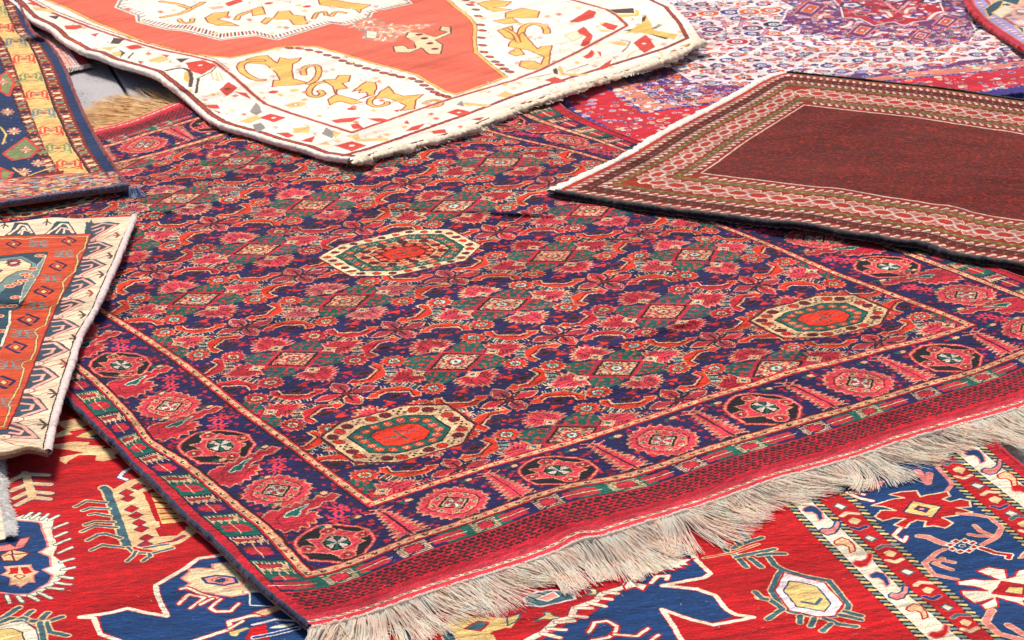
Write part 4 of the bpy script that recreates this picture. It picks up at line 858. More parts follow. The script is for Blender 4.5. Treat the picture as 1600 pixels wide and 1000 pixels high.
for c in [(210, 300), (270, 302), (330, 312), (390, 325), (445, 345), (500, 360), (545, 380), (590, 396), (640, 410), (692, 428), (748, 440), (800, 456), (855, 468), (905, 480), (975, 492), (1020, 510), (1052, 533), (1086, 556), (1116, 576), (1150, 592), (1190, 603), (1405, 155), (1415, 190), (1410, 235), (1415, 282), (1425, 325), (1460, 355), (1495, 385), (1525, 405), (1552, 430), (1585, 448), (1390, 100), (1375, 60), (1340, 30), (1310, 0)]: t.ell(c, 6.5, 9.5, 'redw', 'brown', 3.5, n=9)
def gp(P): t.poly(P, 'goldd', 'brownl', 3)
def gs(P, w=9): t.line(P, w, 'goldd', 'brownl', 6, sm=2)
gp([(-60, 370), (0, 352), (70, 345), (130, 395), (150, 358), (205, 370), (282, 360), (272, 380), (232, 400), (225, 445), (235, 492), (345, 520), (240, 532), (160, 535), (100, 543), (110, 500), (150, 502), (128, 458), (60, 400), (-60, 395)])
gs([(300, 465), (290, 430), (330, 408), (385, 408), (398, 445), (378, 495), (330, 522)]); gs([(485, 515), (410, 510), (345, 535), (325, 590), (375, 608), (425, 588), (400, 568)])
gp([(420, 500), (498, 495), (518, 470), (592, 470), (582, 510), (540, 520), (575, 552), (505, 560), (505, 590), (620, 620), (662, 640), (600, 652), (520, 632), (458, 657), (450, 622), (500, 590), (478, 540)])
gp([(600, 572), (660, 530), (690, 510), (745, 515), (756, 540), (738, 590), (640, 622), (700, 597), (690, 575), (640, 582), (655, 560)]); gs([(790, 600), (730, 605), (700, 645), (745, 668), (815, 655), (822, 640)], 8)
gp([(780, 570), (832, 540), (862, 582), (920, 600), (1050, 590), (1000, 622), (992, 680), (905, 692), (940, 660), (880, 632), (820, 612), (740, 617)]); gs([(1050, 645), (1100, 625), (1165, 630), (1150, 660), (1080, 672)], 6)
gp([(1510, 190), (1600, 160), (1620, 255), (1560, 235)]); gp([(1380, 20), (1480, 0), (1600, 10), (1560, 40), (1480, 45), (1600, 60), (1480, 75)]); gp([(1480, 130), (1600, 110), (1640, 140), (1560, 150)]); gp([(1580, 330), (1640, 290), (1680, 340), (1620, 350)])
t.off = T2
gp([(30, 140), (62, 110), (110, 112), (140, 70), (210, 65), (232, 92), (302, 100), (322, 150), (240, 157), (208, 120), (100, 120), (60, 152)]); gp([(380, -20), (600, 18), (720, 30), (660, 60), (650, 82), (620, 60), (400, 30)]); gs([(360, 115), (380, 80), (430, 70), (440, 95)], 6); gs([(470, 100), (500, 70), (560, 80)], 6)
for c in ((80, 20, 'redw'), (320, 40, 'redw'), (270, 35, 'gold'), (110, 575, 'redw'), (240, 565, 'gold'), (600, 680, 'redw')): t.ell((c[0], c[1]), 11, 9, c[2], n=6)
t.ell((250, 655), 22, 16, 'gold', n=8); t.ell((250, 655), 6, 5, 'white', 'redw', 2)
t.off = T1
gs([(1015, 108), (1060, 98), (1130, 88), (1200, 50), (1270, 15)], 9); gs([(1120, 120), (1130, 140), (1195, 145), (1205, 118)], 7); gs([(1010, 10), (1100, 20), (1180, 50)], 9)
gp([(1280, 110), (1340, 80), (1432, 72), (1420, 100), (1360, 120), (1440, 140), (1495, 162), (1370, 160), (1300, 140)]); gs([(1480, 120), (1500, 90), (1600, 60)], 8); gs([(1640, 380), (1560, 375), (1500, 400), (1510, 450), (1600, 500), (1640, 500)], 11); gp([(1570, 60), (1640, 40), (1660, 90), (1580, 100)])
t.poly([(1400, 20), (1500, -10), (1520, 10), (1430, 40)], 'redw'); t.poly([(1300, 45), (1390, 35), (1400, 50), (1330, 60)], 'blush')
t.off = T3
gs([(215, 205), (220, 190), (200, 160), (140, 145), (90, 155), (60, 185), (55, 230)], 12)
gp([(-20, 270), (50, 215), (70, 200), (100, 240), (160, 305), (185, 290), (252, 283), (240, 330), (232, 400), (200, 432), (100, 432), (45, 412), (58, 380), (140, 382), (180, 402), (200, 355), (100, 312), (-20, 292)]); gp([(-40, 80), (60, 50), (172, 70), (160, 110), (80, 112), (-40, 110)]); gs([(-40, 180), (20, 210), (40, 260)], 7)
t.poly([(360, 132), (420, 100), (480, 60), (525, 72), (512, 110), (420, 140), (370, 140)], 'redw'); t.poly([(410, 190), (450, 165), (505, 222), (480, 290), (430, 290), (442, 250), (465, 230), (410, 202)], 'redw'); t.poly([(550, 150), (590, 140), (665, 160), (640, 190), (600, 182)], 'redw')
t.poly([(330, 220), (400, 190), (440, 230), (380, 260)], 'ivory', 'gold', 3); t.poly([(530, 180), (600, 190), (640, 200), (560, 200)], 'gold')
for P in ([(300, 330), (360, 310), (400, 330)], [(60, 150), (20, 120)]): t.line(P, 3, 'gold')
# soft background sprays inside the corner panels and borders
t.off = PXF; r2 = np.random.default_rng(22)
for _ in range(800):
    x, y = r2.uniform(0, 1080), r2.uniform(0, 250); q = np.array([[x, y]])
    gnd_ = t.a[tuple(np.clip(t.tx(q)[0][::-1].astype(int), 0, [t.H-1, t.W-1]))]
    if gnd_ != PAL['white']: continue
    c = r2.choice(['blush', 'ivory', 'cream2', 'cream2', 'gold', 'blush', 'salmon']); a = r2.uniform(0, 6.28)
    if r2.random() < .5: t.line([(x, y), (x+7*cos(a), y+2.5*sin(a)), (x+11*cos(a+.7), y+4*sin(a+.7))], r2.uniform(2, 4), c)
    else: t.poly([(x-6, y), (x, y-2.4), (x+6, y-.5), (x+1, y+2.6)], c)
# guard lines
t.off = PXF
inner = px4([(T1, [(-300, -200), (150, -20), (330, 80), (560, 170), (800, 250), (1000, 310), (1200, 350), (1340, 385), (1450, 470), (1600, 605)]), (T2, [(60, 650), (200, 702), (400, 765), (600, 828), (800, 760), (1000, 690), (1200, 622), (1600, 505)]), (T3, [(170, 440), (400, 330), (560, 245), (720, 160), (660, 100), (590, 58), (400, 5), (200, -40)])])
t.line(inner, 6.5, 'brownl', 'blush', 5)
P = poly_at(np.array(inner), np.linspace(0, .36, 120))
for i, p in enumerate(P): t.line([p+np.array([1, -4]), p+np.array([4, -3])], 3.5, 'redw' if i % 3 else 'brown'); t.line([p+np.array([0, -1.8]), p+np.array([2, -1.5])], 2, 'white')
outer = px4([(T2, [(545, 972), (700, 930), (900, 862), (1100, 790), (1300, 720), (1600, 605)]), (T3, [(250, 520), (450, 460), (640, 400), (820, 345), (960, 300), (1095, 238), (1050, 150), (960, 42), (880, 5), (800, -60)])])
t.line(outer, 8, 'brownl', 'black', 1.5)
lin_ = np.array(LR2[::-1], float); cord_in = lin_+np.array([5.5, -7.5]); t.line(cord_in, 9, 'brownl', 'black', 3)
P = poly_at(cord_in, np.linspace(.1, 1, 170))
for i, p in enumerate(P):
    if i % 2: t.ell(p, 2.6, 2.6, 'redw', n=6)
# border sprays
t.off = T1
for P, c in (([(300, 100), (370, 98), (350, 122)], 'brown'), ([(200, 40), (330, 60), (330, 80), (220, 65)], 'gold'), ([(160, 20), (220, 10), (240, 40)], 'redw'), ([(400, 160), (500, 155), (520, 172), (470, 185), (410, 182)], 'redw'), ([(560, 215), (620, 205), (600, 230)], 'redw'), ([(620, 300), (750, 288), (800, 258), (690, 315)], 'gold'), ([(690, 272), (710, 235), (780, 245), (740, 275)], 'brown'),
             ([(780, 290), (850, 278), (905, 298), (820, 312)], 'redw'), ([(700, 330), (760, 318), (755, 350), (710, 352)], 'gold'), ([(742, 308), (785, 328), (750, 362), (760, 330)], 'brown'), ([(925, 375), (1010, 350), (1065, 370), (1000, 392), (940, 390)], 'gold'), ([(1098, 367), (1190, 363), (1130, 392)], 'brown'), ([(1160, 392), (1265, 375), (1355, 410), (1262, 467), (1190, 442)], 'redw'),
             ([(1370, 560), (1430, 510), (1485, 550), (1420, 602)], 'redw'), ([(1460, 572), (1540, 580), (1572, 622)], 'redw'), ([(1275, 655), (1360, 652), (1372, 680), (1310, 677)], 'redw'), ([(1345, 690), (1380, 700), (1370, 712)], 'redw'), ([(440, 250), (510, 262), (500, 280)], 'redw'), ([(1010, 340), (1060, 345), (1040, 360)], 'redw'), ([(860, 380), (900, 385), (880, 400)], 'redw'), ([(1560, 700), (1600, 640), (1640, 700), (1600, 720)], 'grey'), ([(1490, 760), (1600, 720), (1640, 740), (1560, 770)], 'gold'), ([(1150, 445), (1190, 455), (1180, 520), (1150, 500)], 'goldd')): t.poly(P, c)
t.ell((1252, 408), 5, 4, 'white'); t.line([(1040, 442), (1100, 428), (1165, 425), (1200, 470), (1190, 540)], 8, 'brown', sm=1); t.line([(1240, 490), (1225, 580)], 5, 'brown'); t.line([(1245, 485), (1320, 450), (1355, 415)], 2.5, 'brown'); t.line([(800, 365), (835, 330)], 4, 'brown')
for x in (1320, 1350, 1375): t.line([(x, 455), (x+15, 500)], 3, 'gold')
t.ell((1420, 555), 7, 6, 'brown')
t.off = T2
for P, c in (([(490, 910), (600, 882), (692, 910), (600, 947)], 'redw'), ([(1190, 702), (1260, 680), (1352, 700), (1270, 727)], 'redw'), ([(590, 850), (640, 835), (650, 868), (830, 862), (830, 880), (630, 885)], 'gold'), ([(410, 835), (440, 795), (500, 835), (470, 865)], 'grey'), ([(230, 800), (340, 790), (332, 832), (235, 832)], 'gold'), ([(480, 820), (540, 830), (490, 865)], 'gold'),
             ([(120, 830), (200, 828), (240, 850), (200, 862)], 'redw'), ([(280, 880), (370, 850), (350, 890)], 'redw'), ([(470, 752), (540, 740), (662, 730), (600, 760), (500, 770)], 'redw'), ([(690, 740), (780, 738), (852, 752), (760, 762)], 'redw'), ([(590, 780), (640, 770), (672, 802), (610, 807)], 'redw'), ([(930, 822), (980, 790), (1062, 770), (1010, 812)], 'redw'), ([(1270, 650), (1300, 640), (1480, 655), (1440, 668)], 'gold'), ([(1250, 655), (1290, 630), (1300, 665)], 'grey'),
             ([(20, 735), (90, 710), (190, 735), (110, 765)], 'redw'), ([(-20, 780), (30, 765), (60, 800), (0, 830)], 'grey'), ([(1500, 600), (1560, 570), (1620, 590), (1560, 610)], 'gold'), ([(1100, 820), (1180, 805), (1190, 830), (1110, 838)], 'redw'), ([(1340, 745), (1430, 730), (1400, 755)], 'redw'), ([(860, 690), (920, 680), (880, 700)], 'redw'), ([(0, 640), (30, 670), (10, 720)], 'grey'), ([(380, 905), (440, 885), (470, 905)], 'gold'), ([(940, 750), (960, 775), (925, 770)], 'redw')): t.poly(P, c)
t.ell((600, 910), 6, 5, 'white'); t.ell((1270, 703), 5, 4, 'white'); t.ell((110, 737), 5, 4, 'white')
t.off = T3
for P, c in (([(760, 268), (835, 218), (862, 240), (895, 292), (830, 332), (800, 310)], 'redw'), ([(650, 90), (770, 88), (770, 55), (800, 70), (790, 100), (680, 108)], 'goldd'), ([(610, 60), (760, 50), (765, 82), (650, 82)], 'brown'), ([(815, 110), (840, 95), (850, 190), (810, 185)], 'brown'), ([(700, 190), (790, 172), (830, 190), (1000, 232), (960, 245), (830, 205)], 'brown'), ([(700, 215), (760, 200), (880, 215), (1010, 245), (1040, 215), (890, 190), (860, 130), (840, 100), (830, 130)], 'goldd'),
             ([(440, 355), (480, 335), (495, 310), (515, 325), (505, 355), (470, 368)], 'redw'), ([(530, 320), (560, 325), (555, 355)], 'redw'), ([(525, 445), (560, 410), (625, 370), (600, 425)], 'redw'), ([(200, 500), (270, 480), (345, 510), (270, 522)], 'redw'), ([(300, 402), (330, 460), (480, 462), (470, 475), (310, 472), (285, 430)], 'gold'), ([(255, 432), (280, 425), (290, 465), (262, 460)], 'brown'), ([(930, 355), (995, 330), (1000, 348), (950, 365)], 'redw'), ([(1040, 290), (1130, 262), (1120, 290)], 'goldd'), ([(20, 660), (90, 630), (80, 655)], 'redw'), ([(600, 265), (680, 258), (740, 280), (700, 290)], 'gold')): t.poly(P, c)
t.ell((825, 272), 6, 5, 'white'); t.line([(880, 180), (925, 150)], 3, 'brown'); t.line([(895, 178), (935, 155)], 3, 'brown'); t.line([(690, 325), (725, 290), (740, 260), (680, 250)], 4, 'grey'); t.line([(720, 370), (735, 340), (770, 320)], 3, 'gold'); t.line([(340, 445), (480, 400)], 2.5, 'brown'); t.line([(90, 490), (250, 462)], 4, 'grey')
t.line([(1000, 320), (1090, 300), (1160, 270), (1150, 250)], 8, 'brownl')
t.off = None
img2 = t.image('coral_chart', seed=2, streak=.012, speck=.03, sl=8)
m2 = pile('ivory_coral_wool', img2, F2.yaw, sheen=.15, tint=(1, .93, .86), nap=(.93, 1.05), wobble=.0014, size=F2.size(), bump=.5)
root2 = thing('carpet', 'ivory and coral rug with gold scrolling leaves draped over the big navy rug', 'carpet', (*ground([(500, 100)])[0], 0))
inner_g, gold_g, med_g = [ground(np.array(q)) for q in (inner, gold_line, med)]
def cls2(C):
    Q = S2(C); k = np.zeros(len(C), int); k[inside(Q, np.r_[inner_g, ground([(600, -400)])])] = 1
    k[inside(Q, np.r_[gold_g, ground([(600, -300), (0, -300)])])] = 2; k[inside(Q, med_g)] = 3; return k
B2 = [((262, 128), .05, .12, radians(40), .014), ((1060, 30), .10, .22, radians(30), .012), ((560, 200), .18, .06, radians(47), .006), ((760, 100), .3, .08, radians(-50), .008), ((150, 80), .08, .1, 0, .008), ((900, 60), .07, .25, radians(40), .006)]
Z2 = .031
G2 = make_rug(root2, S2, 152, 176, F2.uv, Z2, {0: ('border', m2, 'outer border of small sprays'), 1: ('corner_panel', m2, 'ivory corner with gold scrolling leaves'), 2: ('field', m2, 'plain coral ground'), 3: ('medallion', m2, 'ivory medallion with toothed outline')}, cls2, B2, .009)
tube('selvedge', root2, G2[:, 0], .0062, M_WHITEC, seed=21, n=8, rough=.12, label='white corded edge')
tube('braided_end', root2, G2[0]+[.006, -.009, -.004], .013, yarn('cream_braid', (252, 234, 210), .03, 160, rgb2=(240, 206, 166)), seed=22, n=10, rough=.35, flat=.4, lump=.006)
strands('fringe', root2, G2[0][8:]+[0, 0, -.003], (cos(radians(-55)), sin(radians(-55))), .026, yarn('cream_fringe_short', (252, 236, 214), .03, 60, rgb2=(244, 214, 180)), 1500, lambda x: relief(x)+.022, seed=23, r=.0017, clump=.3, curl=1.2, loft=.003, npt=5)

# ================================================================== 5. floral rug, ivory field with violet and red medallion
F3 = Frame(radians(23), [(820, 120), (985, 232), (1750, 130), (1650, -90), (950, -90)], 800, 'wpink', .03); t = F3.t
LR3 = [(985, 232), (950, 207), (905, 180), (860, 150), (800, 100), (700, 0)]
NR3 = [(985, 232), (1150, 210), (1400, 176), (1560, 152), (1620, 145), (1800, 122)]; RR3 = [(1800, 122), (1700, -180)]; FR3 = [(700, 0), (640, -100), (1700, -180)]
NR3b = NR3; FR3 = [(700, 0), (1700, -180)]
S3 = Coons(NR3, FR3, LR3, RR3, 1)
CF, CG = (960, 0, 5), (1260, 0, 4.706); r3 = np.random.default_rng(33)
def polyl(a, b, c, off): t.off = off; t.poly(a+b[::-1], c)
e0 = [(700, 0), (800, 100), (860, 150), (905, 180), (950, 207), (985, 232), (1150, 210), (1400, 176), (1560, 152), (1800, 122)]
e1 = [(708, 0), (806, 100), (866, 150), (911, 180), (958, 205), (994, 224), (1150, 196), (1400, 163), (1560, 139), (1800, 112)]
e2 = [(790, 0), (870, 80), (950, 135), (978, 156), (1005, 176), (1100, 163), (1250, 143), (1377, 127), (1494, 116), (1800, 84)]
e3 = [(830, 0), (905, 70), (980, 125), (1008, 144), (1035, 161), (1110, 152), (1250, 133), (1377, 118), (1460, 108), (1800, 74)]
e4 = [(900, 0), (980, 60), (1040, 100), (1075, 124), (1100, 132), (1150, 130), (1260, 119), (1377, 108), (1460, 99), (1800, 66)]
polyl(e0, e1, 'violet', PXF); polyl(e1, e2, 'scar', PXF); polyl(e2, e3, 'salmon', PXF)
for e in (e1, e2, e3):
    t.line(e, 8, 'violet'); P = poly_at(np.array(e, float), np.linspace(0, 1, 260))
    for i, p in enumerate(P):
        if i % 2: t.ell(p, 2.4, 2.4, 'lilac', n=5)
t.off = PXF
A3 = t.loc if False else None
def scatter(region, n, cols, rmin, rmax, seed):
    r = np.random.default_rng(seed); P = np.array(region, float); lo, hi = P.min(0), P.max(0); k = 0
    while k < n:
        p = r.uniform(lo, hi)
        if inside(np.array([p]), P)[0]:
            k += 1; rr = r.uniform(rmin, rmax); c = r.choice(cols); s = r.random()
            if s < .5: t.ell(p, rr, rr*.8, c, r.choice(['wpink', 'navy', 'ivory']), 1.6, n=8)
            elif s < .8:
                a = r.uniform(0, 6.28); q = p+np.array([cos(a)*5, sin(a)*1.6]); t.line([p, (p+q)/2+[1, 1], q], 4, c, 'wpink', 2)
            else: t.ell(p, rr*.6, rr*.6, c, n=6)
scatter([*e1, *e2[::-1]], 620, ['wpink', 'lilac', 'scar', 'orr', 'salmon', 'violet', 'lpink', 'gold', 'lilac'], 3, 8, 1)
scatter([*e2, *e3[::-1]], 220, ['wpink', 'violet', 'gold', 'slate', 'ivory'], 4, 9, 2)
t.poly(e3+e4[::-1], 'purple'); scatter([*e3, *e4[::-1]], 900, ['violet', 'scar', 'violet', 'crim', 'orr', 'lilac', 'slate', 'rose', 'purple', 'wpink'], 4, 12, 3)
field_px = e4+[(1800, -100), (700, -100)]
rr = np.random.default_rng(5)
def rosette(p, c, s=1.0, off=PXF):
    o = t.off; t.off = off; t.ell(p, 21*s, 19*s, c, 'white', 4, n=14); t.ell(p, 10*s, 9*s, 'wpink', n=10); t.ell(p, 6*s, 5*s, 'slate' if c != 'crim' else 'navy', n=8); t.ell(p, 3*s, 2.6*s, 'wpink', n=6); t.off = o
# vine lattice over the ivory field
t.off = PXF
gpts = []
for i in range(-6, 34):
    for j in range(-3, 34):
        gx = .30+i*.052+(j % 2)*.026+.15*0; gy = 4.9+j*.046; gpts.append((gx, gy))
def g2px(x, y):
    dz = -CAM_H; dep = y*cos(PITCH)-dz*sin(PITCH); upv = y*sin(PITCH)+dz*cos(PITCH)
    return (800+F_PX*x/dep, 500-F_PX*upv/dep)
G3 = [g2px(*g) for g in gpts]; Fp = np.array(field_px, float)
for i, p in enumerate(G3):
    if not inside(np.array([p]), Fp)[0]: continue
    for dx, dy, c in ((7, -2, 'lilac'), (-7, 2, 'gold'), (5, 3, 'pink'), (-4, -3, 'green')):
        a = rr.uniform(-1, 1, 2); t.line([np.array(p)+[dx*.4, dy*.3], np.array(p)+[dx+a[0], dy+a[1]], np.array(p)+[dx*1.4, dy*.2]], 3.2, c, 'navy' if rr.random() < .3 else None, 2)
    k = i % 3; rosette(p, ('purple', 'crim', 'violet')[k] if rr.random() < .7 else 'orr', rr.uniform(.75, .95) if k != 1 else .6)
    q = np.array(p)+[rr.uniform(9, 13), rr.uniform(-4, 4)]; t.ell(q, 9, 8, rr.choice(['orr', 'crim', 'rose', 'purple', 'navy']), 'wpink', 1.5, n=7)
    for _ in range(3): q = np.array(p)+[rr.uniform(-12, 12), rr.uniform(-5, 5)]; t.ell(q, 4, 3.5, rr.choice(['orr', 'crim', 'green', 'navy', 'darkred', 'pink']), n=6)
scatter([*e4, (1800, -60), (760, -60)], 1500, ['lilac', 'lpink', 'wpink', 'pink', 'violet', 'crim', 'orr', 'steel', 'wpink', 'mauve'], 2, 5, 12)
t.off = CF
for x, y, c in ((565, 115, 'crim'), (905, 95, 'violet'), (765, 230, 'purple'), (1080, 220, 'purple'), (735, 105, 'orr'), (1055, 92, 'orr'), (1220, 80, 'orr'), (1245, 190, 'navy'), (960, 325, 'crim')): rosette((x, y), c, 1.15, CF)
t.off = CF
for P in ([(790, 150), (850, 165), (870, 210)], [(980, 210), (1000, 160), (1060, 150)], [(660, 250), (690, 290), (740, 300)], [(1150, 280), (1190, 240), (1180, 230)]): t.line(P, 5, 'lilac', 'orr', 4)
# medallion with scalloped outline
mo = [(CF[0]+x/5, y/5) for x, y in [(1240, -300), (1300, 10), (1400, 58), (1345, 85), (1325, 140), (1292, 188), (1450, 212), (1435, 268), (1520, 275)]]+[(CG[0]+x/4.706, y/4.706) for x, y in [(40, 262), (110, 240), (180, 300), (300, 285), (420, 300), (560, 290), (700, 300), (800, 345), (960, 350), (1080, 320), (1200, 300), (1250, 240), (1210, 150), (1180, 60), (1150, -40), (1100, -400)]]
mi = [(CG[0]+x/4.706, y/4.706) for x, y in [(150, -300), (190, -10), (250, 50), (270, 130), (390, 135), (500, 190), (570, 170), (640, 160), (720, 190), (790, 160), (890, 150), (930, 100), (1005, 78), (985, 30), (990, -20), (960, -300)]]
t.off = PXF
t.poly(mo, 'purple', 'wpink', 4); scatter(mo, 1500, ['crim', 'orr', 'violet', 'green', 'lilac', 'rose', 'crim', 'lpink', 'wpink', 'pink', 'lpink', 'lilac'], 3, 10, 6)
t.poly(mi, 'crim', 'pink', 6); scatter(mi, 360, ['orr', 'violet', 'navy', 'rose', 'salmon', 'darkred', 'wpink'], 4, 12, 7); t.line(mi, 4, 'wpink', 'darkred', 3)
for x, y, s in ((25, 65, 1.2), (410, 222, 1.1), (1025, 158, 1.0), (840, 262, .8)):
    q = (CG[0]+x/4.706, y/4.706); t.poly([(q[0]-22*s, q[1]+6*s), (q[0]-3, q[1]-11*s), (q[0]+22*s, q[1]-5*s), (q[0]+3, q[1]+11*s)], 'purple', 'salmon', 3.5); t.poly([(q[0]-12*s, q[1]+3*s), (q[0]-2, q[1]-6*s), (q[0]+12*s, q[1]-3*s), (q[0]+2, q[1]+6*s)], 'orr', 'wpink', 2); t.ell(q, 6, 5, 'wpink', 'navy', 2)
t.off = CG
for x, y in ((330, 38), (650, -5), (925, 5)): t.ell((x, y), 22, 20, 'wpink', 'navy', 6, n=10, rough=.15); t.ell((x, y), 8, 7, 'violet')
for x, y in ((210, 160), (525, 130), (830, 105), (1130, 80)): t.ell((x, y), 17, 15, 'violet', n=9); t.ell((x, y), 9, 8, 'wpink', 'pink', 2, n=7)
for P in ([(95, 135), (110, 110), (160, 105)], [(260, 200), (310, 190), (330, 160)], [(540, 80), (600, 85), (620, 120)], [(730, 95), (740, 65), (790, 55)], [(900, 140), (940, 100), (1000, 85)], [(500, 260), (540, 240), (590, 240)]): t.line(P, 8, 'wpink', 'orr', 5, sm=1)
t.line([(580, 20), (670, 85), (760, 10)], 4, 'pink', 'wpink', 2)
t.off = None
img3 = t.image('floral_chart', seed=3, streak=.05, speck=.06, sl=12)
m3 = pile('floral_wool', img3, F3.yaw, sheen=.3, tint=(1, .90, .97), nap=(.86, 1.14), wobble=.0008, size=F3.size(), bump=.9)
root3 = thing('carpet', 'floral rug with violet and red medallion on ivory, behind the maroon rug', 'carpet', (*ground([(1250, 80)])[0], 0))
def cls3(C):
    Q = S3(C); k = np.zeros(len(C), int)
    G = [ground(np.array(e, float)) for e in (e1, e2, e3, e4)]; Fg = ground([(1750, -140), (740, -60)])
    for i, g in enumerate(G): k[inside(Q, np.r_[g, Fg])] = i+1
    k[inside(Q, ground(np.array(mo)))] = 5; return k
B3 = [((1300, 85), .35, .10, radians(18), .010), ((1500, 60), .25, .12, radians(10), .008)]
G3_ = make_rug(root3, S3, 160, 144, F3.uv, .006, {0: ('edge_band', m3, None), 1: ('border', m3, 'scarlet floral border'), 2: ('guard_stripe', m3, None), 3: ('inner_border', m3, None), 4: ('field', m3, 'ivory ground with flowers'), 5: ('medallion', m3, 'violet and red scalloped medallion')}, cls3, B3, .008)
tube('selvedge', root3, G3_[0], .007, yarn('ink_blue_selvedge_yarn', (40, 34, 110), .3), seed=31, n=7)

# ================================================================== 6. rug at the top right corner
F5 = Frame(radians(10), [(1490, -80), (1600, 80), (1760, 160), (1900, -100)], 700, 'blush', .03); t = F5.t; t.off = PXF
e5 = [(1490, -70), (1500, -30), (1508, 0), (1515, 14), (1530, 31), (1545, 43), (1560, 53), (1580, 66), (1600, 79), (1660, 112), (1760, 165)]
def offs(e, dx, dy): return [(x+dx, y+dy) for x, y in e]
t.poly(e5+offs(e5, 14, -7)[::-1], 'crim'); t.poly(offs(e5, 9, -4)+offs(e5, 26, -12)[::-1], 'lilac'); t.line(offs(e5, 9, -4), 3, 'orr'); t.line(offs(e5, 27, -13), 4, 'orr', 'navy', 2)
P = poly_at(np.array(offs(e5, 17, -8), float), np.linspace(0, 1, 120))
for i, p in enumerate(P): t.ell(p, 5, 3.5, 'wpink' if i % 2 else 'lpink', n=6)
reg = offs(e5, 30, -14)+[(1900, 60), (1900, -100)]
t.poly(reg, 'blush'); scatter(reg, 700, ['lpink', 'salmon', 'ivory', 'wpink', 'steel', 'orr', 'lilac', 'dteal'], 5, 16, 9)
for P in ([(1538, 14), (1552, 4), (1572, -4), (1560, 16), (1546, 28)], [(1560, 0), (1590, 8), (1600, -10)], [(1586, 40), (1600, 44), (1600, 54)]): t.poly(P, 'dteal', 'gold', 3)
t.poly([(1550, 20), (1570, 8), (1585, 14), (1565, 28)], 'ivory', 'gold', 3); t.off = None
img5 = t.image('rose_chart', seed=5, streak=.05, speck=.06)
m5 = pile('rose_wool', img5, .2, sheen=.5, size=F5.size())
S5 = Coons(e5[::-1], [(1990, 0), (1900, -170)], [(1760, 165), (1990, 0)], [(1490, -70), (1900, -170)], 1)
root5 = thing('carpet', 'pale rose rug with crimson edge and lilac stripe in the top right corner', 'carpet', (*ground([(1700, 0)])[0], 0))
G5 = make_rug(root5, S5, 60, 60, F5.uv, .026, {0: ('field', m5, None), 1: ('border', m5, None)}, lambda C: (C[:, 1] < .13).astype(int), (), .009)
tube('selvedge', root5, G5[0], .006, yarn('crimson_selvedge_yarn', (206, 24, 50), .25), seed=51, n=7)
# ================================================================== 7. blue rug with yellow border, upper left
rows = [-20, 0, 33, 53, 66, 99, 165, 231, 287]
X6 = dict(o=[20, 28, 41, 52, 76, 99, 124, 158, 198], b=[11, 18, 31, 41, 60, 82, 107, 137, 176], g=[-2, 5, 18, 28, 46, 61, 84, 114, 152], y=[-30, -26, -14, -4, 6, 20, 43, 68, 104], h=[-50, -46, -34, -22, -13, 3, 26, 53, 84])
C6 = {k: [(x, y) for x, y in zip(v, rows)] for k, v in X6.items()}
F6 = Frame(radians(18), [(-90, -60), (-60, 340), (205, 300), (30, -40)], 1000, 'dblue', .03); t = F6.t; t.off = PXF
t.poly(C6['b']+C6['g'][::-1], 'rust'); t.poly(C6['g']+C6['y'][::-1], 'yellow'); t.poly(C6['y']+C6['h'][::-1], 'rust')
t.line(C6['o'], 5, 'rust'); r6 = np.random.default_rng(66)
for a_, b_ in (('b', 'g'), ('y', 'h')):
    A_ = poly_at(np.array(C6[a_], float), np.linspace(0, 1, 90)); B_ = poly_at(np.array(C6[b_], float), np.linspace(0, 1, 90))
    t.line(C6[a_], 4.5, 'black'); t.line(C6[b_], 4.5, 'black'); t.line(C6[a_], 2.5, 'rust')
    for i in range(90):
        m_ = (A_[i]+B_[i])/2; w = (A_[i]-B_[i])*.5
        if i % 2 == 0: t.ell(m_, 13, 10, ('cream2', 'steel', 'moss', 'navy', 'cream2')[(i//2) % 5], 'rust', 2, n=6)
        else: t.ell(m_+w*.62, 4.5, 4.5, 'cream2', n=4); t.ell(m_-w*.62, 4.5, 4.5, 'cream2', n=4)
        t.ell(A_[i]-w*.22, 4.5, 3.5, 'rust', n=4); t.ell(B_[i]+w*.22, 4.5, 3.5, 'rust', n=4)
gx = np.linspace(.02, .98, 12)
for i, q in enumerate(gx):
    a_ = poly_at(np.array(C6['g'], float), [q])[0]; b_ = poly_at(np.array(C6['y'], float), [q])[0]; m_ = (a_+b_)/2; w = (a_-b_)/2
    c = ('redw', 'moss', 'redw', 'steel')[i % 4]; c2 = ('moss', 'redw', 'steel', 'redw')[i % 4]
    g = lambda P: [m_+np.array(w)*x+np.array([0, y]) for x, y in P]
    for s_ in (1, -1):
        t.line(g([(.12*s_, -3), (.42*s_, -5.5), (.44*s_, 3), (.72*s_, 5), (.80*s_, -4), (.55*s_, -7)]), 5, c); t.line(g([(.18*s_, 5), (.62*s_, 7)]), 4.5, c); t.line(g([(.80*s_, 1), (.88*s_, 8)]), 5, c)
    t.ell(m_, 10, 8, c2, c, 3, n=4)
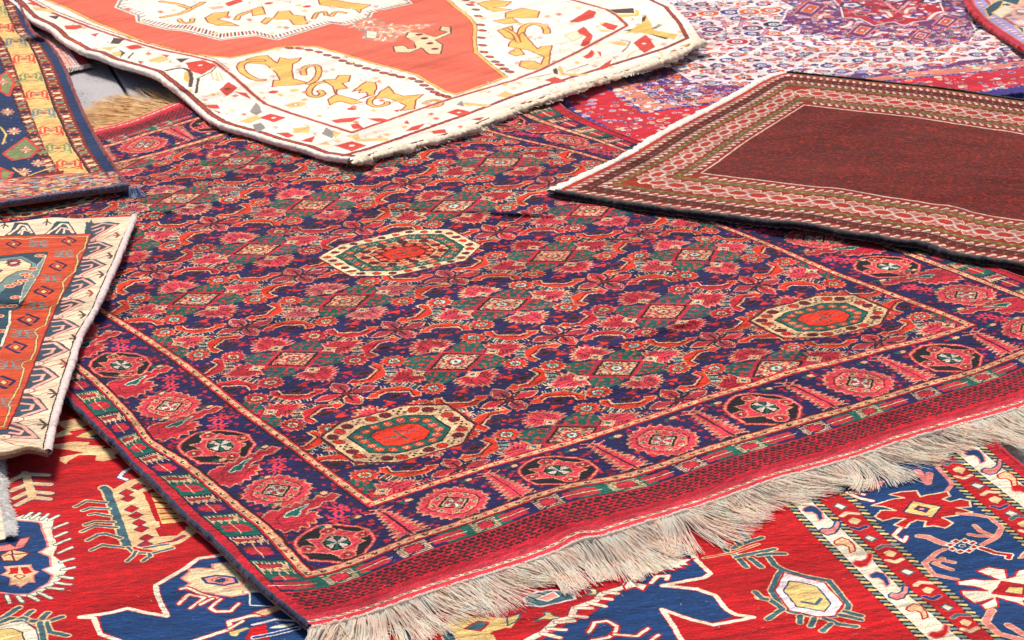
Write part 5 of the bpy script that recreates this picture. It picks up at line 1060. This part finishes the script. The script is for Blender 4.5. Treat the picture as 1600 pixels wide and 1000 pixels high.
# inner field motifs
def fl6(x, y, s=1): 
    for k in range(8): a = k*pi/4; t.line([(x, y), (x+9*s*cos(a), y+5*s*sin(a))], 6, 'pink' if k % 2 else 'cream2', 'rust', 2)
    t.ell((x, y), 7, 5, 'steel', 'cream2', 2, n=6)
for x, y in ((9, 135), (12, 175), (22, 205), (60, 255), (38, 268)): fl6(x, y)
for P in ([(0, 118), (12, 112), (22, 128), (14, 150), (0, 142)], [(5, 240), (40, 215), (60, 232), (48, 246), (20, 250)], [(0, 262), (20, 270), (8, 290), (0, 286)]): t.poly(P, 'moss', 'redw', 7)
t.line([(0, 198), (10, 210), (4, 225)], 5, 'goldd'); t.line([(20, 262), (40, 276), (80, 262)], 5, 'goldd'); fl6(5, 128, .8); fl6(40, 234, .9)
for _ in range(40): t.line([(r6.uniform(0, 75), r6.uniform(100, 285))]*2, 5, r6.choice(['cream2', 'redw', 'steel']))
# near end: mixed woven bands
bt = lambda k: [(x, y+k) for x, y in [(-90, 338), (0, 316), (50, 310), (100, 302), (150, 296), (200, 290)]]
t.poly(bt(-36)[:4]+bt(-3)[3::-1][0:0]+[(100, 302), (50, 310), (0, 316), (-90, 338)], 'rust')
t.poly([(-90, 300), (0, 281), (60, 276), (110, 270), (176, 275), (190, 284), (150, 293), (100, 299), (50, 306), (0, 312), (-90, 334)], 'salmon')
for _ in range(1500):
    x = r6.uniform(-60, 182); y = r6.uniform(268, 294)+(178-x)*.08+r6.uniform(-3, 6)*(x < 90); t.line([(x, y), (x+r6.uniform(3, 9), y-.6)], r6.uniform(3, 6), r6.choice(['redw', 'steel', 'cream2', 'moss', 'yellow', 'lblue', 'salmon', 'rust', 'dblue', 'redw']))
t.line(bt(-3), 6, 'rose'); t.line(bt(-1), 5, 'violet'); t.off = None
img6 = t.image('blue_chart', seed=6, streak=.09, speck=.09, sl=10)
m6 = pile('blue_wool', img6, F6.yaw, sheen=.12, size=F6.size())
N6 = [(-140, 350), (-60, 331), (0, 318), (50, 311), (100, 304), (150, 297), (200, 291)]
S6 = Coons(N6, [(-260, -80), (10, -50)], [(-140, 350), (-260, -80)], [(200, 291), *C6['o'][-2::-1], (10, -50)], 1)
root6 = thing('carpet', 'navy blue rug with yellow border between red beaded stripes, upper left corner', 'carpet', (*ground([(0, 180)])[0], 0))
g6 = {k: ground(np.array([(-400, 320)]+[(-400, -60)]+v+[(v[-1][0], 310)], float)) for k, v in C6.items()}
def cls6(C):
    Q = S6(C); k = np.zeros(len(C), int)
    for i, n in enumerate('bgyh'): k[inside(Q, g6[n])] = i+1
    return k
B6 = [((55, 57), .10, .03, radians(10), .012), ((100, 296), .12, .04, radians(20), .004)]
G6 = make_rug(root6, S6, 80, 140, F6.uv, .036, {0: ('edge_stripe', m6, None), 1: ('outer_guard_stripe', m6, None), 2: ('border', m6, 'yellow border'), 3: ('inner_guard_stripe', m6, None), 4: ('field', m6, 'blue ground with star flowers')}, cls6, B6, .010)
tube('selvedge', root6, G6[:, -1], .004, yarn('rust_selvedge_yarn', (150, 50, 50), .3), seed=61, n=6)
M_GREYC = yarn('grey_blue_cord', (120, 112, 132), .35, 260)
tube('woven_end', root6, G6[0], .0075, M_GREYC, seed=62, n=8, rough=.2, flat=.8, label='grey corded end')
mesh_r = np.random.default_rng(9)
strands('tassel', root6, np.array([G6[0, -1], G6[0, -1]+[.012, -.01, 0], G6[0, -1]+[.02, 0, 0]]), (.6, -.8), .02, yarn('pale_blue_yarn', (160, 176, 206), .1), 60, lambda x: relief(x)+.022, seed=63, r=.0014, loft=.006)

# ================================================================== 8. cream rug with teal hooks and orange band, left
F7 = Frame(radians(8), [(-60, 340), (-60, 730), (220, 335), (80, 715)], 1250, 'beige', .03); t = F7.t; CH = (0, 330, 2.564); t.off = CH
bd = [(375, 62), (366, 92), (360, 118), (335, 190), (305, 262), (258, 355), (216, 430), (180, 512), (142, 608), (100, 718), (58, 828), (22, 895)]
orange_out = [(-80, 102), (0, 100), (100, 98), (180, 92), (240, 96), (368, 90), (335, 175), (293, 262), (232, 375), (190, 470), (150, 580), (112, 680), (70, 785), (30, 872), (0, 877), (-80, 885)]
t.poly(orange_out, 'dteal')
TP = [(372, 50), (362, 118), (336, 188), (305, 262), (258, 352), (222, 425), (182, 512), (142, 612), (102, 722), (56, 835), (0, 905)]
tips = [(484, 48), (458, 140), (430, 214), (388, 290), (345, 365), (322, 462), (284, 556), (240, 664), (196, 795), (165, 912)]
ins = [(-38, -12)]*len(TP)
for i, tp in enumerate(tips):
    a_ = np.array(TP[i], float); b_ = np.array(TP[i+1], float); m_ = (a_+b_)/2; inn = np.array([-26, -8.])
    tp = np.array(tp, float); t.poly([a_+inn, a_, (a_*.45+tp*.55)+(a_-b_)*.10, tp, (b_*.5+tp*.5)-(a_-b_)*.02, b_, b_+inn], 'dteal')
for i, tp in enumerate(tips):
    a_ = np.array(TP[i], float); b_ = np.array(TP[i+1], float); m_ = (a_+b_)/2; ex = np.array(tp, float)-m_; ey = (b_-a_)/2
    g = lambda P: [m_+ex*x+ey*y for x, y in P]; w = 5.0+.3*i
    t.line(g([(.0, -.60), (.34, -.66), (.84, .0), (.30, .60), (.05, .98)]), w+1.5, 'blush', 'brownl', 3.2)
    t.line(g([(.04, -.16), (.42, -.20), (.40, .16), (.16, .30)]), w, 'blush', 'brownl', 3)
    c = g([(.02, .98)])[0]; t.ell(c, 12+i, 8+i*.6, 'ivory', 'brownl', 2.2, n=10); t.ell(c, 5+i*.4, 3.6+i*.3, 'ivory', 'redw', 1.8, n=8)
    t.line(g([(.10, 1.15), (.55, .85), (.98, .62)]), 2.2, 'redw'); t.line(g([(.12, 1.22), (.5, 1.3), (.95, .95)]), 2.2, 'brownl')
    if i < 9:
        f_ = np.array(tips[i])*.5+np.array(tips[i+1])*.5+np.array([6, 2])
        for dx, dy in ((-16, -12), (-20, 0), (-12, 10)): t.line([f_, f_+np.array([dx, dy])*(.9+.09*i)], 6, 'brown' if i % 3 else 'brownl')
# top band
for x0, x1, tx, ty in ((15, 150, 95, 45), (165, 318, 262, 40)):
    t.poly([(x0, 100), (x0+30, 78), (tx-35, ty), (tx+15, ty+2), (x1-10, 90), (x1, 98)], 'dteal')
    t.line([(x0+22, 92), (x0+55, 70), (tx-15, ty+9), (tx+8, ty+12), (x1-25, 86)], 7, 'ivory', 'brownl', 3); t.line([(x0+60, 88), (x0+78, 66), (tx+5, ty+28)], 5, 'ivory', 'brownl', 3); t.line([(tx-8, ty+48), (tx-4, ty+30), (tx+22, ty+36)], 5, 'ivory', 'brownl', 3)
for x, y in ((188, 40), (365, 44), (18, 52)):
    for dx, dy in ((-16, 8), (-3, 16), (16, 10), (0, -8)): t.line([(x, y), (x+dx, y+dy)], 4, 'brown')
t.poly(orange_out, 'redw', 'dred', 3)
t.poly(orange_out, 'orr2', 'dred', 4)
t.line([(-80, 112), (60, 108), (100, 112), (150, 104), (240, 106), (352, 100), (338, 150), (322, 162), (308, 178), (312, 200), (300, 240), (268, 268), (252, 285), (256, 310), (228, 372), (205, 380), (195, 420), (180, 458), (150, 470), (138, 482), (150, 500), (140, 560), (122, 596), (92, 606), (84, 620), (98, 630), (78, 700), (60, 735), (36, 775), (42, 790), (14, 862), (-80, 868)], 3.6, 'gold', 'brown', 2.6)
fieldp = [(-80, 182), (0, 180), (90, 170), (192, 163), (166, 232), (120, 312), (78, 390), (46, 398), (42, 452), (8, 545), (-80, 640)]
t.poly(fieldp, 'dteal', 'brown', 4)
t.poly([(-80, 250), (-80, 192), (0, 190), (90, 180), (148, 212), (140, 240), (92, 262), (30, 300), (0, 330), (-80, 340)], 'steel'); t.poly([(-80, 300), (-80, 204), (0, 200), (85, 190), (128, 212), (118, 236), (70, 240), (30, 262), (0, 290)], 'cream2', 'brown', 3)
for k in range(8): a = k*pi/4; t.ell((55+16*cos(a), 207+11*sin(a)), 8, 6, 'redw', 'navy', 3, n=6)
t.ell((55, 207), 11, 8, 'cream2', 'navy', 3); t.line([(-20, 228), (8, 238), (-10, 250)], 5, 'navy')
t.poly([(120, 255), (185, 175), (178, 200), (150, 260), (100, 340), (78, 370), (95, 300)], 'steel', 'cream2', 2)
for x, y in ((68, 290), (92, 278), (100, 252), (62, 345), (118, 262), (160, 178), (10, 380), (40, 300), (-5, 420), (10, 480), (50, 380), (130, 232)): t.ell((x, y), 12, 10, 'redw', 'cream2', 3, n=7); t.ell((x, y), 4, 3.5, 'gold', n=5)
t.line([(40, 400), (38, 450), (5, 540)], 6, 'ivory')
for i, (x, y, s) in enumerate(((55, 132, .85), (275, 120, .85), (232, 220, 1), (175, 322, 1.1), (115, 435, 1.2), (65, 545, 1.2), (14, 686, 1.3))):
    t.line([(x-34*s, y), (x-4*s, y-19*s), (x+34*s, y-4*s), (x+6*s, y+19*s)], 6*s, 'navy', closed=True); t.line([(x-14*s, y-14*s)]*2, 9, 'orr2'); t.line([(x+14*s, y+13*s)]*2, 9, 'orr2')
    t.poly([(x-13*s, y), (x, y-9*s), (x+13*s, y), (x, y+9*s)], 'gold', 'dred', 2.5)
for x, y, s in ((155, 130, .9), (257, 170, .9), (205, 270, 1), (150, 378, 1.05), (92, 490, 1.15), (38, 615, 1.2), (0, 765, 1.2)):
    for sx in (1, -1):
        t.line([(x+6*s*sx, y-12*s), (x+14*s*sx, y+2*s), (x+6*s*sx, y+12*s)], 5, 'steel')
        for dy in (-14, -4, 6, 14): t.line([(x+12*s*sx, y+dy*s*.6), (x+26*s*sx, y+dy*s), (x+40*s*sx, y+dy*s-3)], 4, 'steel')
    t.line([(x-12*s, y+10*s), (x+12*s, y+10*s)], 5, 'slate')
t.off = PXF; P7 = [(213, 340), (198, 366), (182, 405), (169, 432), (148, 482), (137, 500), (121, 525), (108, 570), (96, 605), (83, 650), (76, 677), (70, 705)]
t.line(np.array(P7)-[4, 0], 2.6, 'black'); t.line([(-60, 717), (18, 704), (38, 697), (70, 702)], 2.6, 'black'); t.off = None
img7 = t.image('cream_chart', seed=7, streak=.05, speck=.06, sl=9)
m7 = pile('cream_orange_wool', img7, F7.yaw, sheen=.12, size=F7.size(), bump=.7)
R7e = [(75, 706), (80, 677), (87, 650), (100, 605), (112, 570), (125, 525), (140, 500), (152, 480), (172, 432), (185, 405), (200, 364), (208, 346), (210, 338)]
N7 = [(-150, 724), (0, 709), (20, 706), (40, 699), (55, 700), (75, 706)]; FF7 = [(-150, 353), (0, 350), (45, 344), (82, 339), (120, 342), (150, 340), (190, 339), (210, 338)]
S7 = Coons(N7, FF7, [(-150, 724), (-150, 353)], R7e, 2)
root7 = thing('carpet', 'cream rug with dark teal hooked border around an orange band at left', 'carpet', (*ground([(60, 520)])[0], 0))
oog, fg7 = ground([(x/2.564, 330+y/2.564) for x, y in orange_out]), ground([(x/2.564, 330+y/2.564) for x, y in fieldp])
def cls7(C):
    Q = S7(C); k = np.zeros(len(C), int); k[inside(Q, oog)] = 1; k[inside(Q, fg7)] = 2; return k
B7 = [((90, 483), .4, .02, radians(0), -.002), ((90, 460), .4, .05, 0, .004), ((40, 699), .05, .04, 0, .006), ((60, 640), .1, .1, 0, .004)]
G7 = make_rug(root7, S7, 72, 120, F7.uv, .038, {0: ('border', m7, 'cream border with dark teal hooks'), 1: ('inner_border', m7, 'orange band of lozenges'), 2: ('field', m7, None)}, cls7, B7, .010)
tube('selvedge', root7, G7[:, -1], .0065, yarn('pinkish_white_cord', (236, 212, 204), .08, 160, sheen=.4), seed=71, n=9, rough=.12, flat=.8)
tube('selvedge', root7, G7[0], .0035, yarn('beige_cord', (214, 188, 150), .15, 200), seed=72, n=6)

# ================================================================== 9. small pieces seen between the others
def small_rug(nm, label, quad, paint, z, yaw=0., n=40, res=900, base='blush', sheen=.2, thick=.008, parts=None):
    F_ = Frame(yaw, quad, res, base, .02); t_ = F_.t; t_.off = PXF; paint(t_); t_.off = None
    im_ = t_.image(nm+'_chart', seed=len(nm), streak=.06, speck=.08, sl=10); m_ = pile(nm+'_wool', im_, yaw, sheen=sheen, size=F_.size())
    Sx = Coons([quad[0], quad[1]], [quad[3], quad[2]], [quad[0], quad[3]], [quad[1], quad[2]], 0)
    r_ = thing('carpet', label, 'carpet', (*ground([np.mean(quad, 0)])[0], 0))
    G_ = make_rug(r_, Sx, n, n, F_.uv, z, {0: ('pile_top', m_, None)}, lambda C: np.zeros(len(C), int), (), thick)
    return r_, G_
def paint11(t):
    t.poly([(-60, -40), (60, -40), (160, 110), (60, 130), (-60, 60)], 'crim')
    L = lambda dx: [(20+dx, -30), (62+dx, 35), (88+dx, 70), (112+dx, 104)]
    t.poly(L(-24)+L(16)[::-1], 'blush'); t.line(L(16), 3, 'navy'); t.line(L(8), 4, 'wpink', 'violet', 2); t.line(L(0), 3, 'salmon'); t.line(L(-12), 4, 'lblue', 'navy', 2)
    r = np.random.default_rng(1)
    for _ in range(90): q = poly_at(np.array(L(-8), float), [r.random()])[0]+[r.uniform(-10, 18), 0]; t.ell(q, 3, 3, r.choice(['navy', 'lilac', 'crim', 'wpink']), n=5)
    t.line([(96, 106), (140, 101)], 8, 'wpink')
r11, G11 = small_rug('pink_edge', 'scrap of red and pink rug showing between the blue rug and the ivory rug', [(92, 108), (139, 100), (40, -40), (-40, -20)], paint11, .010, .3, 40)
strands('fringe', r11, G11[0], (.15, -1), .016, M_WHITEC, 260, lambda x: relief(x)*.4+.002, seed=111, r=.0011, loft=.003, npt=5)
def paint9(t):
    t.poly([(1300, 300), (2000, 300), (2000, 700), (1300, 700)], 'coral')
    t.line([(1500, 396), (1533, 414), (1540, 418), (1545, 417), (1551, 424), (1557, 424), (1562, 430), (1568, 430), (1577, 437), (1640, 462)], 4, 'wpink', 'grey', 2)
    for q in ((1570, 422), (1592, 436), (1612, 448), (1640, 455)): t.ell(q, 10, 8, 'navy', 'wpink', 3, n=6); t.ell(q, 4, 3, 'orr', n=5)
    for x in range(1500, 1800, 12): t.line([(x, 404+(x-1500)*.36), (x+5, 408+(x-1500)*.36)], 3, 'salmon')
r9, G9 = small_rug('coral_edge', 'sliver of coral rug with white zigzag line under the black edge at far right', [(1480, 470), (1900, 620), (1900, 420), (1480, 350)], paint9, .006, radians(-24), 40, base='coral', sheen=.3)
def paint10(t):
    t.poly([(-300, 600), (100, 600), (100, 900), (-300, 900)], 'ivory')
    for y in range(700, 860, 14): t.line([(-60, y), (16, y+4)], 4, 'blush')
r10, G10 = small_rug('cream_corner', 'cream rug corner with dense white fringe at the left edge on the scarlet rug', [(-200, 880), (8, 842), (-16, 690), (-200, 670)], paint10, .008, 0., 32, base='ivory')
strands('fringe', r10, G10[:, -1], (1, -.12), .016, yarn('white_fringe_yarn', (252, 246, 240), .04, 80, bump=.1, glow=.3), 1500, lambda x: relief(x)+.006, seed=101, r=.0009, clump=.15, curl=.5, loft=.004, spread=.25, npt=6)

# ================================================================== 10. long fringes of the big rug
under = lambda x: relief(x)+.0045
E0 = G1[0]*.6+G1[1]*.4+[0, 0, -.0005]
tube('fringe_knots', root1, G1[0]+[0, -.001, -.002], .0032, M_CREAMF, n=7, seed=29, rough=.35, lump=.002, step=.0018)
ob = -pi/2+.597
sw = ([0, .04, .10, .22, .35, .5, .62, .70, .8, 1.0], [-.55, -.35, .55, .35, .45, .6, .6, .42, .30, .40])
f1 = strands('fringe', root1, E0, (cos(ob), sin(ob)), .088, M_CREAMF, 4800, under, seed=300, r=.00085, clump=.28, curl=.5, loft=.003, chaos=.55, lock=.010, gather=.6, npt=10, sweep=sw, lvar=.3)
f1['label'] = 'long cream fringe combed over the scarlet rug'
f1b = strands('fringe', root1, E0, (cos(ob), sin(ob)), .05, yarn('cream_fringe_inner', (250, 232, 204), .03, 40, rgb2=(240, 206, 168), bump=.1, glow=.3), 1600, under, seed=320, r=.0011, clump=.35, curl=.7, loft=.003, chaos=.5, lock=.008, gather=.5, npt=8, sweep=sw)
E1 = G1[-1]+[0, 0, -.004]
f2 = strands('fringe', root1, E1, (cos(ob+pi), sin(ob+pi)), .16, yarn('straw_fringe_yarn', (244, 206, 150), .08, 40, rgb2=(222, 172, 108), bump=.1, glow=.3), 2600, lambda x: relief(x)*.4+.003, seed=340, r=.0012, clump=.3, curl=.6, loft=.004, chaos=.5, lock=.02, gather=.6, npt=9, sweep=([0, 1], [.25, .25]))
f2['label'] = 'straw coloured fringe on the paving'

# ================================================================== 11. paving
gm = bpy.data.materials.new('grey_stone'); gm.use_nodes = True; nt = gm.node_tree; L = nt.links.new; b = nt.nodes['Principled BSDF']; b.inputs['Roughness'].default_value = .8
tc = N(nt, 'ShaderNodeTexCoord'); oi = N(nt, 'ShaderNodeNewGeometry'); n1 = N(nt, 'ShaderNodeTexNoise'); n1.inputs['Scale'].default_value = 9; n1.inputs['Detail'].default_value = 8; L(oi.outputs['Position'], n1.inputs['Vector'])
n2 = N(nt, 'ShaderNodeTexNoise'); n2.inputs['Scale'].default_value = 160; n2.inputs['Detail'].default_value = 4; L(oi.outputs['Position'], n2.inputs['Vector'])
ad = N(nt, 'ShaderNodeMath', operation='ADD'); L(n1.outputs[0], ad.inputs[0]); L(n2.outputs[0], ad.inputs[1])
cr = N(nt, 'ShaderNodeValToRGB'); cr.color_ramp.elements[0].position = .65; cr.color_ramp.elements[0].color = (*lin((112, 108, 112)), 1); cr.color_ramp.elements[1].position = 1.35; cr.color_ramp.elements[1].color = (*lin((176, 170, 172)), 1); L(ad.outputs[0], cr.inputs[0])
L(cr.outputs[0], b.inputs['Base Color']); bp = N(nt, 'ShaderNodeBump'); bp.inputs['Strength'].default_value = .5; bp.inputs['Distance'].default_value = .002; L(ad.outputs[0], bp.inputs['Height']); L(bp.outputs[0], b.inputs['Normal'])
jm = bpy.data.materials.new('joint_sand'); jm.use_nodes = True; jm.node_tree.nodes['Principled BSDF'].inputs['Base Color'].default_value = (*lin((70, 62, 58)), 1); jm.node_tree.nodes['Principled BSDF'].inputs['Roughness'].default_value = 1
V = [(-15, -4, -.012), (15, -4, -.012), (15, 40, -.012), (-15, 40, -.012)]
gnd = mesh_obj('ground', V, [(0, 1, 2, 3)], jm, smooth_=False); gnd['kind'] = 'structure'
pav = bpy.data.objects.new('pavement', None); scene.collection.objects.link(pav); pav['kind'] = 'structure'; pav['label'] = 'grey stone paving under the rugs'
ja, jb = ground([(170, 98), (190, 131)]); jd = (jb-ja)/np.hypot(*(jb-ja)); ang = math.atan2(jd[1], jd[0]); pav.location = (*ja, 0); pav.rotation_euler = (0, 0, ang)
SL = .55; g_ = .004; bv = .004; x0, x1 = g_, SL-g_
sv = [(x0+bv, x0+bv, 0), (x1-bv, x0+bv, 0), (x1-bv, x1-bv, 0), (x0+bv, x1-bv, 0), (x0, x0, -bv), (x1, x0, -bv), (x1, x1, -bv), (x0, x1, -bv), (x0, x0, -.02), (x1, x0, -.02), (x1, x1, -.02), (x0, x1, -.02)]
sf = [(0, 1, 2, 3)]+[(4+i, 4+(i+1) % 4, (i+1) % 4, i) for i in range(4)]+[(8+i, 8+(i+1) % 4, 4+(i+1) % 4, 4+i) for i in range(4)]
sm_ = bpy.data.meshes.new('paving_slab'); sm_.from_pydata(sv, [], sf); sm_.materials.append(gm); pr = np.random.default_rng(2)
for i in range(-10, 10):
    for j in range(-8, 10):
        w = ja+jd*(i*SL)+np.array([-jd[1], jd[0]])*(j*SL)
        if not (1.6 < w[1] < 8.2 and abs(w[0]) < 2.3): continue
        o = bpy.data.objects.new('paving_slab', sm_); scene.collection.objects.link(o); o.parent = pav; o.location = (i*SL, j*SL, pr.uniform(-.0012, 0))
print('TEX', R1.W, R1.H, F8.t.W, F8.t.H, F2.t.W, F2.t.H, F3.t.W, F3.t.H)

# ================================================================== 12. lint on the rugs
lr = np.random.default_rng(77); lv, lf = [], []
for surf, zz, n in ((MAIN, Z1, 110), (S8, Z8, 50)):
    for _ in range(n):
        if surf is MAIN: g = MAIN(np.array([[lr.uniform(-1.9, 5.9)*.22, lr.uniform(-4.7, 5)*.1709]]))[0]
        else: g = ground([(lr.uniform(0, 1600), lr.uniform(900, 1000))])[0]
        a = lr.uniform(0, 6.28); c = lr.normal(0, 1.2); P = [g]
        for k in range(4): P.append(P[-1]+.0016*np.array([cos(a), sin(a)])); a += c*.5
        P = place(np.array(P), zz+.0012); b0 = len(lv); d = np.array([-sin(a), cos(a), 0])*.0004
        for p_ in P: lv.append(p_-d); lv.append(p_+d); lv.append(p_+[0, 0, .0006])
        for k in range(4):
            for m_ in range(3): q_ = (m_+1) % 3; lf.append((b0+3*k+m_, b0+3*k+q_, b0+3*k+3+q_, b0+3*k+3+m_))
lint = mesh_obj('lint', lv, lf, yarn('pale_lint', (226, 206, 196), .05)); lint['kind'] = 'stuff'; lint['label'] = 'pale specks of lint lying on the navy and scarlet rugs'; lint['category'] = 'lint'
